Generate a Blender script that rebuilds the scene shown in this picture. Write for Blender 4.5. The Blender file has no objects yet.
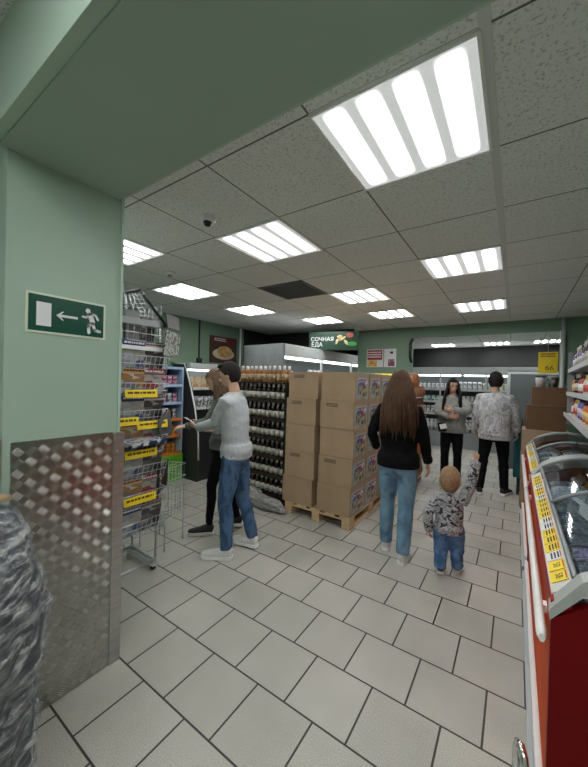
import bpy, bmesh, math, random
from mathutils import Vector, Matrix
R = random.Random(7)
C = bpy.context.scene.collection
PI = math.pi
V = Vector

# ------------------------------------------------------------------ materials
MATS = {}
def mat(name, col, rough=.6, metal=0., var=0., vscale=8., bump=0., bscale=60., emit=None, es=1., coat=0., spec=.5, stretch=None):
    if name in MATS: return MATS[name]
    m = bpy.data.materials.new(name); m.use_nodes = True; nt = m.node_tree; N = nt.nodes; L = nt.links
    b = N['Principled BSDF']
    b.inputs['Base Color'].default_value = (*col, 1); b.inputs['Roughness'].default_value = rough
    b.inputs['Metallic'].default_value = metal; b.inputs['Specular IOR Level'].default_value = spec
    b.inputs['Coat Weight'].default_value = coat
    tc = N.new('ShaderNodeTexCoord'); mp = N.new('ShaderNodeMapping'); L.new(tc.outputs['Object'], mp.inputs['Vector'])
    if stretch: mp.inputs['Scale'].default_value = stretch
    if var:
        n = N.new('ShaderNodeTexNoise'); n.inputs['Scale'].default_value = vscale; n.inputs['Detail'].default_value = 4
        L.new(mp.outputs[0], n.inputs['Vector'])
        r = N.new('ShaderNodeMapRange'); r.inputs[1].default_value = .25; r.inputs[2].default_value = .75
        r.inputs[3].default_value = 1 - var; r.inputs[4].default_value = 1 + var; L.new(n.outputs[0], r.inputs[0])
        x = N.new('ShaderNodeVectorMath'); x.operation = 'SCALE'; x.inputs[0].default_value = col; L.new(r.outputs[0], x.inputs['Scale'])
        L.new(x.outputs[0], b.inputs['Base Color'])
    if bump:
        n2 = N.new('ShaderNodeTexNoise'); n2.inputs['Scale'].default_value = bscale; n2.inputs['Detail'].default_value = 3
        L.new(mp.outputs[0], n2.inputs['Vector'])
        bp = N.new('ShaderNodeBump'); bp.inputs['Strength'].default_value = bump; bp.inputs['Distance'].default_value = .01
        L.new(n2.outputs[0], bp.inputs['Height']); L.new(bp.outputs[0], b.inputs['Normal'])
    if emit:
        b.inputs['Emission Color'].default_value = (*emit, 1); b.inputs['Emission Strength'].default_value = es
    MATS[name] = m
    return m

def patt(name, cols, scale=40., rough=.6, kind='voronoi', stretch=(1, 1, 1), bump=0., const=True):
    """printed surface: patches of the given colours"""
    if name in MATS: return MATS[name]
    m = bpy.data.materials.new(name); m.use_nodes = True; nt = m.node_tree; N = nt.nodes; L = nt.links
    b = N['Principled BSDF']; b.inputs['Roughness'].default_value = rough
    tc = N.new('ShaderNodeTexCoord'); mp = N.new('ShaderNodeMapping'); mp.inputs['Scale'].default_value = stretch
    L.new(tc.outputs['Object'], mp.inputs[0])
    if kind == 'voronoi':
        n = N.new('ShaderNodeTexVoronoi'); n.inputs['Scale'].default_value = scale; L.new(mp.outputs[0], n.inputs['Vector'])
        s = N.new('ShaderNodeSeparateColor'); L.new(n.outputs['Color'], s.inputs[0]); src = s.outputs[0]
    else:
        n = N.new('ShaderNodeTexNoise'); n.inputs['Scale'].default_value = scale; n.inputs['Detail'].default_value = 4
        n.inputs['Distortion'].default_value = 1.2
        L.new(mp.outputs[0], n.inputs['Vector'])
        r = N.new('ShaderNodeMapRange'); r.inputs[1].default_value = .3; r.inputs[2].default_value = .7; L.new(n.outputs[0], r.inputs[0]); src = r.outputs[0]
    cr = N.new('ShaderNodeValToRGB'); e = cr.color_ramp
    e.interpolation = 'CONSTANT' if const else 'LINEAR'
    while len(e.elements) < len(cols): e.elements.new(.5)
    for i, c in enumerate(cols):
        e.elements[i].position = i / len(cols) if const else i / (len(cols) - 1); e.elements[i].color = (*c, 1)
    L.new(src, cr.inputs[0]); L.new(cr.outputs[0], b.inputs['Base Color'])
    if bump:
        bp = N.new('ShaderNodeBump'); bp.inputs['Strength'].default_value = bump; bp.inputs['Distance'].default_value = .01
        L.new(src, bp.inputs['Height']); L.new(bp.outputs[0], b.inputs['Normal'])
    if 'hair' in name: b.inputs['Specular IOR Level'].default_value = .2
    MATS[name] = m
    return m

def glassmat(name, tint=(.9, .95, 1), refl=.12, rough=.03, noise=0.):
    m = bpy.data.materials.new(name); m.use_nodes = True; nt = m.node_tree; N = nt.nodes; L = nt.links
    N.remove(N['Principled BSDF']); out = N['Material Output']
    t = N.new('ShaderNodeBsdfTransparent'); t.inputs[0].default_value = (*tint, 1)
    g = N.new('ShaderNodeBsdfGlossy'); g.inputs['Roughness'].default_value = rough
    mx = N.new('ShaderNodeMixShader'); f = N.new('ShaderNodeFresnel'); f.inputs[0].default_value = 1.45
    a = N.new('ShaderNodeMath'); a.operation = 'MAXIMUM'; a.inputs[1].default_value = refl
    L.new(f.outputs[0], a.inputs[0]); L.new(a.outputs[0], mx.inputs[0]); L.new(t.outputs[0], mx.inputs[1]); L.new(g.outputs[0], mx.inputs[2])
    if noise:
        tc = N.new('ShaderNodeTexCoord'); n = N.new('ShaderNodeTexNoise'); n.inputs['Scale'].default_value = noise; n.inputs['Detail'].default_value = 6
        mp = N.new('ShaderNodeMapping'); mp.inputs['Scale'].default_value = (1, 1, 3.2); mp.inputs['Rotation'].default_value = (.5, .2, 0)
        L.new(tc.outputs['Object'], mp.inputs[0]); L.new(mp.outputs[0], n.inputs['Vector'])
        r = N.new('ShaderNodeMapRange'); r.inputs[1].default_value = .45; r.inputs[2].default_value = .72; r.inputs[3].default_value = .1; r.inputs[4].default_value = .7
        L.new(n.outputs[0], r.inputs[0])
        d = N.new('ShaderNodeBsdfDiffuse'); d.inputs[0].default_value = (.75, .78, .8, 1)
        g2 = N.new('ShaderNodeMixShader'); L.new(g.outputs[0], g2.inputs[1]); L.new(d.outputs[0], g2.inputs[2]); g2.inputs[0].default_value = .6
        L.new(g2.outputs[0], mx.inputs[2]); L.new(r.outputs[0], mx.inputs[0])
        bp = N.new('ShaderNodeBump'); bp.inputs['Strength'].default_value = .9; bp.inputs['Distance'].default_value = .03
        L.new(n.outputs[0], bp.inputs['Height']); L.new(bp.outputs[0], g.inputs['Normal']); L.new(bp.outputs[0], d.inputs['Normal'])
    L.new(mx.outputs[0], out.inputs[0])
    MATS[name] = m
    return m

M = {}
M['green_shaded'] = mat('green_store_shaded', (.17, .26, .185), .5, var=.05, vscale=2)  # darker copy of the pillar green, with the store's shading put into the colour
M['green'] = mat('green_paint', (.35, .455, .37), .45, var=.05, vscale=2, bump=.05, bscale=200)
M['green_dark'] = mat('green_soffit_paint', (.35, .46, .385), .5, var=.04, vscale=2)
M['green_trim'] = mat('green_trim_paint', (.42, .54, .45), .4)
M['white'] = mat('white_plastic', (.8, .8, .78), .35, var=.04)
M['offwhite'] = mat('offwhite_enamel', (.62, .62, .58), .35, var=.12, vscale=6)
M['black'] = mat('black_matte', (.012, .012, .013), .6, var=.2)
M['blackgloss'] = mat('black_gloss', (.01, .01, .01), .2)
M['steel'] = mat('brushed_steel', (.5, .5, .5), .38, 1, var=.15, vscale=5, stretch=(1, 1, 12), bump=.06)
M['chrome'] = mat('chrome', (.7, .7, .7), .14, 1)
M['zinc'] = mat('zinc_wire', (.55, .56, .58), .35, .8, var=.2)
M['grey'] = mat('grey_metal', (.3, .31, .32), .45, .2, var=.08)
M['greylight'] = mat('light_grey_metal', (.5, .52, .53), .4, .1, var=.08)
M['card'] = mat('cardboard', (.36, .25, .155), .8, var=.1, vscale=5, bump=.12, bscale=90)
M['cardend'] = mat('cardboard_flap', (.29, .19, .11), .8, var=.1)
M['carddark'] = mat('dark_cardboard', (.13, .065, .028), .7, var=.15, vscale=5)
M['ink'] = mat('black_ink', (.02, .02, .02), .6)
M['wood'] = mat('pale_pine', (.55, .38, .22), .7, var=.2, vscale=6, stretch=(1, 6, 6), bump=.2, bscale=40)
M['orange'] = mat('orange_panel', (.58, .075, .01), .6, spec=.12, var=.12, vscale=3)
M['red'] = mat('dark_red_panel', (.16, .003, .004), .5, spec=.12, var=.08, vscale=3)
M['redtrim'] = mat('red_trim', (.3, .015, .01), .5, spec=.15)
M['yellow'] = mat('yellow_paper', (.85, .62, .02), .5, var=.05)
M['signgreen'] = mat('sign_green', (.0, .06, .035), .35)
M['signwhite'] = mat('sign_white', (.72, .72, .74), .4)
M['signcream'] = mat('sign_cream', (.62, .68, .55), .4)
M['skin'] = mat('skin', (.56, .33, .235), .5, var=.08, vscale=20)
M['teal'] = mat('teal_fabric', (.01, .12, .14), .6, var=.2)
M['glass'] = glassmat('clear_glass', (.82, .9, .93), .1)
M['film'] = glassmat('crinkled_film', (.92, .94, .96), .2, .15, noise=15.)

def floor_mat():
    m = bpy.data.materials.new('floor_tiles'); m.use_nodes = True; N = m.node_tree.nodes; L = m.node_tree.links; b = N['Principled BSDF']
    tc = N.new('ShaderNodeTexCoord'); mp = N.new('ShaderNodeMapping'); L.new(tc.outputs['Object'], mp.inputs[0])
    mp.inputs['Location'].default_value = (.7702 + .3432 * 40, -1.724 + .3466 * 21, 0)
    br = N.new('ShaderNodeTexBrick'); L.new(mp.outputs[0], br.inputs['Vector'])
    br.inputs['Scale'].default_value = 1; br.inputs['Brick Width'].default_value = .3432; br.inputs['Row Height'].default_value = .3466
    br.inputs['Mortar Size'].default_value = .005; br.inputs['Mortar Smooth'].default_value = .1; br.offset = .5; br.offset_frequency = 2
    br.inputs['Color1'].default_value = (.47, .45, .4, 1); br.inputs['Color2'].default_value = (.42, .405, .36, 1); br.inputs['Mortar'].default_value = (.03, .026, .022, 1)
    n = N.new('ShaderNodeTexNoise'); n.inputs['Scale'].default_value = 260; n.inputs['Detail'].default_value = 2; L.new(tc.outputs['Object'], n.inputs['Vector'])
    n3 = N.new('ShaderNodeTexNoise'); n3.inputs['Scale'].default_value = 2.2; n3.inputs['Detail'].default_value = 5; L.new(tc.outputs['Object'], n3.inputs['Vector'])
    r = N.new('ShaderNodeMapRange'); r.inputs[1].default_value = .3; r.inputs[2].default_value = .7; r.inputs[3].default_value = .6; r.inputs[4].default_value = 1.25; L.new(n.outputs[0], r.inputs[0])
    r3 = N.new('ShaderNodeMapRange'); r3.inputs[1].default_value = .3; r3.inputs[2].default_value = .7; r3.inputs[3].default_value = .86; r3.inputs[4].default_value = 1.1; L.new(n3.outputs[0], r3.inputs[0])
    mu = N.new('ShaderNodeMath'); mu.operation = 'MULTIPLY'; L.new(r.outputs[0], mu.inputs[0]); L.new(r3.outputs[0], mu.inputs[1])
    x = N.new('ShaderNodeVectorMath'); x.operation = 'SCALE'; L.new(br.outputs['Color'], x.inputs[0]); L.new(mu.outputs[0], x.inputs['Scale'])
    L.new(x.outputs[0], b.inputs['Base Color']); b.inputs['Roughness'].default_value = .48
    bp = N.new('ShaderNodeBump'); bp.invert = True; bp.inputs['Strength'].default_value = .6; bp.inputs['Distance'].default_value = .003
    L.new(br.outputs['Fac'], bp.inputs['Height']); L.new(bp.outputs[0], b.inputs['Normal'])
    return m

def ceil_mat():
    m = bpy.data.materials.new('ceiling_tiles'); m.use_nodes = True; N = m.node_tree.nodes; L = m.node_tree.links; b = N['Principled BSDF']
    tc = N.new('ShaderNodeTexCoord'); mp = N.new('ShaderNodeMapping'); L.new(tc.outputs['Object'], mp.inputs[0])
    mp.inputs['Location'].default_value = (.7174 + 12, -1.1135 + 12, 0)
    br = N.new('ShaderNodeTexBrick'); L.new(mp.outputs[0], br.inputs['Vector']); br.offset = 0; br.squash = 1
    br.inputs['Scale'].default_value = 1; br.inputs['Brick Width'].default_value = .6; br.inputs['Row Height'].default_value = .6
    br.inputs['Mortar Size'].default_value = .005; br.inputs['Mortar Smooth'].default_value = .2
    br.inputs['Color1'].default_value = (.74, .75, .73, 1); br.inputs['Color2'].default_value = (.78, .79, .77, 1); br.inputs['Mortar'].default_value = (.14, .145, .145, 1)
    vo = N.new('ShaderNodeTexNoise'); vo.inputs['Scale'].default_value = 85; vo.inputs['Detail'].default_value = 3; vo.inputs['Roughness'].default_value = .6; L.new(tc.outputs['Object'], vo.inputs['Vector'])
    r = N.new('ShaderNodeMapRange'); r.inputs[1].default_value = .34; r.inputs[2].default_value = .46; r.inputs[3].default_value = .62; r.inputs[4].default_value = 1; L.new(vo.outputs[0], r.inputs[0])
    x = N.new('ShaderNodeVectorMath'); x.operation = 'SCALE'; L.new(br.outputs['Color'], x.inputs[0]); L.new(r.outputs[0], x.inputs['Scale'])
    L.new(x.outputs[0], b.inputs['Base Color']); b.inputs['Roughness'].default_value = .9
    bp = N.new('ShaderNodeBump'); bp.inputs['Strength'].default_value = .5; bp.inputs['Distance'].default_value = .004
    L.new(r.outputs[0], bp.inputs['Height']); L.new(bp.outputs[0], b.inputs['Normal'])
    return m

def lamp_mat(name, base, peak, n=4):
    """prismatic diffuser: tubes behind it glow as bright bars"""
    m = bpy.data.materials.new(name); m.use_nodes = True; N = m.node_tree.nodes; L = m.node_tree.links; b = N['Principled BSDF']
    tc = N.new('ShaderNodeTexCoord'); s = N.new('ShaderNodeSeparateXYZ'); L.new(tc.outputs['Object'], s.inputs[0])
    def math_(op, a, v=None, c=None):
        q = N.new('ShaderNodeMath'); q.operation = op
        for i, k in enumerate((a, v, c)):
            if k is None: continue
            if isinstance(k, (int, float)): q.inputs[i].default_value = k
            else: L.new(k, q.inputs[i])
        return q.outputs[0]
    c1 = math_('COSINE', math_('MULTIPLY', math_('ADD', s.outputs[0], .075 * (n % 2 == 0)), 2 * PI / .14))
    c1 = math_('COSINE', math_('MULTIPLY', math_('ADD', s.outputs[0], .07), 2 * PI / .14))
    r = N.new('ShaderNodeMapRange'); r.interpolation_type = 'SMOOTHSTEP'; r.inputs[1].default_value = -.75; r.inputs[2].default_value = 1.05; L.new(c1, r.inputs[0])
    e = N.new('ShaderNodeMapRange'); e.interpolation_type = 'SMOOTHSTEP'; e.inputs[1].default_value = .285; e.inputs[2].default_value = .19; L.new(math_('ABSOLUTE', s.outputs[1]), e.inputs[0])
    f = math_('MULTIPLY', r.outputs[0], e.outputs[0])
    st = math_('MULTIPLY_ADD', f, peak - base, base)
    b.inputs['Emission Color'].default_value = (.98, 1, .99, 1); L.new(st, b.inputs['Emission Strength'])
    b.inputs['Base Color'].default_value = (.5, .52, .52, 1); b.inputs['Roughness'].default_value = .3
    bm_ = N.new('ShaderNodeTexVoronoi'); bm_.inputs['Scale'].default_value = 110; L.new(tc.outputs['Object'], bm_.inputs['Vector'])
    bp = N.new('ShaderNodeBump'); bp.inputs['Strength'].default_value = .4; bp.inputs['Distance'].default_value = .003; L.new(bm_.outputs[0], bp.inputs['Height']); L.new(bp.outputs[0], b.inputs['Normal'])
    return m

# ------------------------------------------------------------------ mesh helpers
def box(bm, x0, y0, z0, x1, y1, z1, bev=0., mi=0, mt=None):
    vs = [bm.verts.new(c) for c in ((x0, y0, z0), (x1, y0, z0), (x1, y1, z0), (x0, y1, z0), (x0, y0, z1), (x1, y0, z1), (x1, y1, z1), (x0, y1, z1))]
    fs = [bm.faces.new([vs[i] for i in f]) for f in ((3, 2, 1, 0), (4, 5, 6, 7), (0, 1, 5, 4), (1, 2, 6, 5), (2, 3, 7, 6), (3, 0, 4, 7))]
    for f in fs: f.material_index = mi
    if bev:
        es = list({e for f in fs for e in f.edges})
        r = bmesh.ops.bevel(bm, geom=es, offset=bev, segments=2, affect='EDGES', profile=.6)
        for f in r['faces']: f.material_index = mi
        vs = list({v for f in r['faces'] for v in f.verts} | {v for v in vs if v.is_valid})
    if mt is not None:
        for v in vs: v.co = mt @ v.co
    return vs

def tube(bm, pts, rads, seg=10, ref=(1, 0, 0), caps=True, mi=0, smooth=True):
    pts = [V(p) for p in pts]; n = len(pts)
    if not isinstance(rads, (list, tuple)): rads = [rads] * n
    rings = []; ref = V(ref)
    for i, p in enumerate(pts):
        d = (pts[min(i + 1, n - 1)] - pts[max(i - 1, 0)])
        if d.length < 1e-9: d = V((0, 0, 1))
        d.normalize()
        a = ref - d * ref.dot(d)
        if a.length < 1e-3:
            a = V((0, 1, 0)) - d * d.y
            if a.length < 1e-3: a = V((0, 0, 1)) - d * d.z
        a.normalize(); b = d.cross(a)
        r = rads[i]; ra, rb = r if isinstance(r, (tuple, list)) else (r, r)
        rings.append([bm.verts.new(p + a * (ra * math.cos(t)) + b * (rb * math.sin(t))) for t in (2 * PI * k / seg for k in range(seg))])
    for i in range(n - 1):
        A, B = rings[i], rings[i + 1]
        for k in range(seg):
            f = bm.faces.new((A[k], A[(k + 1) % seg], B[(k + 1) % seg], B[k])); f.smooth = smooth; f.material_index = mi
    if caps:
        f = bm.faces.new(rings[0][::-1]); f.material_index = mi
        f = bm.faces.new(rings[-1]); f.material_index = mi
    return rings

def rod(bm, a, b, r, seg=8, mi=0): return tube(bm, [a, b], r, seg, ref=(.3, .9, .2), mi=mi)

def ell(bm, c, r, seg=14, mt=None, mi=0):
    g = bmesh.ops.create_uvsphere(bm, u_segments=seg, v_segments=max(6, seg * 2 // 3), radius=1)
    for v in g['verts']:
        co = V((v.co.x * r[0], v.co.y * r[1], v.co.z * r[2]))
        if mt is not None: co = mt @ co
        v.co = co + V(c)
    for f in {f for v in g['verts'] for f in v.link_faces}: f.smooth = True; f.material_index = mi

def lathe(bm, prof, c=(0, 0, 0), seg=16, mi=0):
    return tube(bm, [(c[0], c[1], c[2] + z) for r, z in prof], [max(r, .0004) for r, z in prof], seg, mi=mi)

def prism(bm, poly, d0, d1, axis='x', mi=0):
    """poly in (u,v): axis x -> (y,z); axis y -> (x,z); axis z -> (x,y)"""
    def P(u, v, d): return {'x': (d, u, v), 'y': (u, d, v), 'z': (u, v, d)}[axis]
    A = [bm.verts.new(P(u, v, d0)) for u, v in poly]; B = [bm.verts.new(P(u, v, d1)) for u, v in poly]
    fs = [bm.faces.new(A[::-1]), bm.faces.new(B)]; n = len(poly)
    for i in range(n): fs.append(bm.faces.new((A[i], A[(i + 1) % n], B[(i + 1) % n], B[i])))
    for f in fs: f.material_index = mi

def obj(name, bm, m, parent=None, recalc=True):
    if recalc: bmesh.ops.recalc_face_normals(bm, faces=bm.faces)
    me = bpy.data.meshes.new(name); bm.to_mesh(me); bm.free()
    for k in (m if isinstance(m, (list, tuple)) else [m]): me.materials.append(M[k] if isinstance(k, str) else k)
    o = bpy.data.objects.new(name, me); C.objects.link(o); o.parent = parent
    return o

def tag(o, label, cat, group=None, kind=None):
    o['label'] = label; o['category'] = cat
    if group: o['group'] = group
    if kind: o['kind'] = kind
    return o

def thing(name, label, cat, loc=(0, 0, 0), rz=0, group=None):
    o = bpy.data.objects.new(name, None); C.objects.link(o); o.empty_display_size = .1
    o.location = loc; o.rotation_euler = (0, 0, rz)
    return tag(o, label, cat, group)

def struct(name, bm, m):
    o = obj(name, bm, m); o['kind'] = 'structure'; return o

def copy_tree(o, parent=None):
    kids = [c for c in ALLK.get(o.name, [])] or [c for c in o.children]
    c = o.copy(); C.objects.link(c); c.parent = parent
    for ch in kids: copy_tree(ch, c)
    return c
ALLK = {}
PROTO = {}
def put(key, maker, loc, rz, label, cat, group, scale=None):
    """first use builds the thing, every later one copies it with its parts"""
    if key in PROTO:
        o = copy_tree(PROTO[key])
    else:
        o = maker(); PROTO[key] = o
    o.location = loc; o.rotation_euler = (0, 0, rz)
    if scale: o.scale = scale
    tag(o, label, cat, group)
    return o
B = bmesh.new

def text_mesh(s, size, name, m, parent, mw, ext=.001, align='CENTER'):
    cu = bpy.data.curves.new(name, 'FONT'); cu.body = s; cu.size = size; cu.extrude = ext; cu.align_x = align; cu.align_y = 'CENTER'
    t = bpy.data.objects.new(name, cu); C.objects.link(t)
    dg = bpy.context.evaluated_depsgraph_get(); me = bpy.data.meshes.new_from_object(t.evaluated_get(dg))
    bpy.data.objects.remove(t); me.transform(mw); me.materials.clear(); me.materials.append(M[m] if isinstance(m, str) else m)
    me.name = name
    o = bpy.data.objects.new(name, me); C.objects.link(o); o.parent = parent
    return o

def marks(bm, w, h, rows, fn, rnd, thick=.001):
    """lines of unreadably small print as thin raised words; fn maps (u,v,d)->co"""
    for r in range(rows):
        v1 = h / 2 - h * r / rows; v0 = v1 - h / rows * .55; u = -w / 2
        while u < w / 2:
            l = rnd.uniform(.06, .2) * w; u1 = min(u + l, w / 2)
            A = [bm.verts.new(fn(*p)) for p in ((u, v0, 0), (u1, v0, 0), (u1, v1, 0), (u, v1, 0), (u, v0, thick), (u1, v0, thick), (u1, v1, thick), (u, v1, thick))]
            for f in ((3, 2, 1, 0), (4, 5, 6, 7), (0, 1, 5, 4), (1, 2, 6, 5), (2, 3, 7, 6), (3, 0, 4, 7)): bm.faces.new([A[i] for i in f])
            u = u1 + .03 * w

# ------------------------------------------------------------------ camera
sc = bpy.context.scene
yaw, pit, rol = .5947, -.0084, .0272
cy, sy, cp, sp, cr_, sr = math.cos(yaw), math.sin(yaw), math.cos(pit), math.sin(pit), math.cos(rol), math.sin(rol)
fw = V((-sy * cp, cy * cp, sp)); rt = V((cy, sy, 0)); up = rt.cross(fw)
r2 = rt * cr_ + up * sr; u2 = -rt * sr + up * cr_
cam = bpy.data.cameras.new('camera'); cam.sensor_fit = 'HORIZONTAL'; cam.sensor_width = 36; cam.lens = 36 * 327.6 / 588; cam.clip_start = .02
co = bpy.data.objects.new('camera', cam); C.objects.link(co)
mw = Matrix((r2, u2, -fw)).transposed().to_4x4(); mw.translation = (0, 0, 1.65); co.matrix_world = mw
sc.camera = co

# ------------------------------------------------------------------ the setting
XL, XR, CZ = -4.85, 1.15, 2.72
GX, GY = -.7174, 1.1135
b = B(); box(b, -6, -3.2, -.1, 2.4, 11.4, 0); struct('floor', b, floor_mat())
b = B(); box(b, XL - .15, .98, CZ, XR + .15, 11.4, CZ + .12); struct('ceiling', b, ceil_mat())
b = B(); box(b, -3.2, -3.2, 3.03, 2.4, .45, 3.15); struct('ceiling_entrance', b, ceil_mat())
b = B(); box(b, -1.88, .452, 2.64, 2.3, .97, 3.03); struct('wall_header', b, 'green_dark')
b = B(); box(b, -1.88, .412, 2.647, 2.3, .452, 3.03); struct('trim_1', b, 'green_trim')
b = B(); box(b, -1.88, .97, 2.655, 2.3, .995, 2.735); box(b, -1.9, .985, 1.33, -1.874, 1.0, 2.72); struct('trim_2', b, 'green_trim')
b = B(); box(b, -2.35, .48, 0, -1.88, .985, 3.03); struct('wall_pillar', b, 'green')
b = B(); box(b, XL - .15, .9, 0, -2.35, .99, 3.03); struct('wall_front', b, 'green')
b = B(); box(b, XL - .15, 1.04, 0, XL, 5.2, CZ); struct('wall_left', b, 'green_shaded')
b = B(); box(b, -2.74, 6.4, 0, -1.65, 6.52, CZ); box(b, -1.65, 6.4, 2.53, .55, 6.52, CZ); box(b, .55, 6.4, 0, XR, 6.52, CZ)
struct('wall_back', b, 'green_shaded')
b = B(); box(b, XR, 1.0, 0, XR + .15, 11.4, CZ); struct('wall_right', b, 'green_shaded')
b = B(); box(b, XL, 6.1, 2.3, -2.74, 6.2, CZ); box(b, XL - .1, 5.2, 0, XL, 11.3, CZ); box(b, XL, 10.32, 0, XR, 10.42, CZ); struct('wall_storeroom', b, 'black')
b = B(); box(b, -3.2, -3.2, 0, -3.05, .9, 3.03); box(b, -3.05, -3.2, 0, 2.4, -3.05, 3.03); box(b, 2.25, -3.05, 0, 2.4, 1.0, 3.03); box(b, XR + .15, .9, 0, 2.25, 1.0, 2.66)
struct('wall_entrance', b, 'green')
# wide T bar that runs the length of the ceiling, and the pipes on the walls
b = B(); box(b, GX + .6 - .004, .995, CZ - .006, GX + .6 + .03, 6.4, CZ + .001); struct('trim_3', b, mat('grid_bar', (.6, .61, .6), .5))
def tagged(o, *a, **k): return tag(o, *a, **k)
b = B(); rod(b, (-4.83, 5.08, 0), (-4.83, 5.08, CZ), .022); tag(obj('wall_pipe', b, 'white'), 'white vertical pipe at the far end of the left wall', 'pipe')
b = B(); rod(b, (.58, 6.37, 0), (.58, 6.37, CZ), .028); tag(obj('wall_pipe', b, 'greylight'), 'grey vertical pipe at the right edge of the wide opening', 'pipe')
b = B(); box(b, -4.85, 4.0, 1.98, -4.83, 4.02, CZ); box(b, -4.85, 3.96, 1.93, -4.81, 4.06, 2.02)
tag(obj('cable_duct', b, 'black'), 'dark cable running down the left wall to a small box', 'cable')
b = B(); tube(b, [(-1.64, 6.36, 2.05), (-1.66, 6.33, 2.15), (-1.66, 6.33, 2.4), (-1.63, 6.36, 2.5)], .025, 10)
tag(obj('hand_bar', b, 'blackgloss'), 'black curved bar on the left edge of the wide opening', 'bar')

# ------------------------------------------------------------------ ceiling lights, vent, camera dome
lamp_near = lamp_mat('lamp_diffuser', .3, 18.)
def make_light():
    t = thing('ceiling_light', 'x', 'light')
    b = B()
    for s in (-1, 1):
        box(b, s * .297 - .006, -.3, -.012, s * .297 + .006, .3, .0); box(b, -.3, s * .297 - .006, -.012, .3, s * .297 + .006, .0)
    obj('frame', b, mat('lamp_frame', (.75, .75, .73), .4), t)
    b = B(); box(b, -.291, -.291, -.008, .291, .291, -.001); obj('diffuser', b, lamp_near, t)
    return t
spots = [(0, 0, 'largest square ceiling light, just past the green beam'), (0, 3, 'second ceiling light behind the largest one'), (0, 6, 'third ceiling light in the right-hand row, before the opening'),
         (-2, 1, 'square ceiling light beside the dome camera'), (-2, 4, 'ceiling light just beyond the dark air vent'), (-2, 6, 'farthest ceiling light in the middle row, above the posters'),
         (-4, 0, 'ceiling light cut off by the green pillar'), (-5, 2, 'ceiling light above the wire magazine rack'), (-5, 4, 'small ceiling light above the food poster wall'), (-4, 6, 'ceiling light nearest the green hanging sign')]
for i, j, lb in spots:
    put('light', make_light, (GX + .6 * i + .3, GY + .6 * j + .3, CZ), 0, lb, 'light', None)
for x, y, lb in ((-.42, 9.6, 'right-hand ceiling light in the room beyond the opening'), (-1.65, 9.6, 'middle ceiling light in the room beyond the opening'), (.6, 9.5, 'ceiling light beyond the opening, above the yellow sign'),
                 (-.42, 7.3, 'ceiling light just behind the opening, above the black-haired man'), (-2.1, 7.3, 'ceiling light just behind the opening at its left edge'), (.7, 7.3, 'ceiling light just behind the opening at its right edge')):
    put('light', make_light, (x, y, CZ), 0, lb, 'light', None)
for x, y in ((-.6, -.2), (.7, -.2), (-1.1, -.95), (.9, -.95), (-.2, -1.6), (-1.1, -2.3)):  # unseen lights implied by the lit pillar; extra ones added to brighten it
    o = put('light', make_light, (x, y, 3.03), 0, 'unseen entrance ceiling light, from a set extended to brighten the pillar', 'light', 'entrance ceiling lights with added ones'); 

t = thing('air_vent', 'dark slatted square air vent in the ceiling', 'vent', (GX - 1.5, GY + 2.1, CZ))
b = B()
for s in (-1, 1): box(b, s * .285 - .015, -.3, -.008, s * .285 + .015, .3, 0); box(b, -.3, s * .285 - .015, -.008, .3, s * .285 + .015, 0)
obj('vent_frame', b, mat('vent_grey', (.12, .12, .12), .5), t)
b = B()
for k in range(14):
    y = -.26 + k * .04; box(b, -.27, y, -.012, .27, y + .012, -.001)
obj('vent_slats', b, mat('vent_slat', (.1, .1, .1), .5), t)
b = B(); box(b, -.272, -.272, -.0015, .272, .272, 0); obj('vent_opening', b, 'black', t)

t = thing('dome_camera', 'white dome security camera on the ceiling near the beam', 'camera', (-1.72, 1.47, CZ + .001))
b = B(); lathe(b, [(.052, 0), (.055, -.01), (.05, -.03), (.04, -.036)]); obj('housing', b, 'white', t)
b = B(); ell(b, (0, 0, -.036), (.03, .03, .028)); obj('lens_dome', b, 'blackgloss', t)
t = thing('smoke_detector', 'small white smoke detector on the ceiling above the rack', 'detector', (-2.95, 2.05, CZ))
b = B(); lathe(b, [(.05, 0), (.052, -.012), (.042, -.03)]); obj('housing', b, 'white', t)
b = B(); lathe(b, [(.025, -.03), (.02, -.042)]); obj('sensor', b, 'grey', t)

# ------------------------------------------------------------------ pillar cladding and exit sign
t = thing('diamond_plate', 'scuffed steel diamond tread plate covering the lower pillar', 'metal plate', (-1.879, .5, 0))
b = B(); box(b, 0, .01, .005, .006, .46, 1.335); obj('sheet', b, mat('plate_steel', (.4, .4, .38), .28, 1, var=.3, vscale=3, bump=.25, bscale=9), t)
b = B()
cs = .05
for i in range(9):
    for j in range(27):
        cyy, czz = .01 + cs * (i + .5), .012 + cs * (j + .5)
        if cyy > .45 or czz > 1.325: continue
        s = 1 if (i + j) % 2 else -1
        for k in (-2, -1, 0, 1, 2):
            d = V((0, .7071, .7071 * s)); n = V((0, -.7071 * s, .7071))
            c = V((.006, cyy, czz)) + n * k * .0085; hl = .0195
            vs = [b.verts.new(c + d * hl), b.verts.new(c + n * .0019), b.verts.new(c - d * hl), b.verts.new(c - n * .0019),
                  b.verts.new(c + d * hl * .5 + V((.0032, 0, 0))), b.verts.new(c - d * hl * .5 + V((.0032, 0, 0)))]
            for f in ((0, 1, 4), (1, 5, 4), (1, 2, 5), (2, 3, 5), (3, 4, 5), (3, 0, 4)): b.faces.new([vs[q] for q in f])
tr = obj('treads', b, mat('tread_steel', (.85, .85, .83), .3, 1), t); tr['kind'] = 'stuff'
b = B(); box(b, -.012, .486, 0, .009, .525, 1.325, .002); box(b, .007, .465, 0, .01, .525, 1.325)
for z in (.2, .55, .9, 1.22): ell(b, (.0105, .485, z), (.003, .005, .005), 8)
o = obj('corner_guard', b, 'steel'); o.location = (-1.88, .5, 0); tag(o, 'steel angle strip guarding the far corner of the pillar', 'corner guard')
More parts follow.
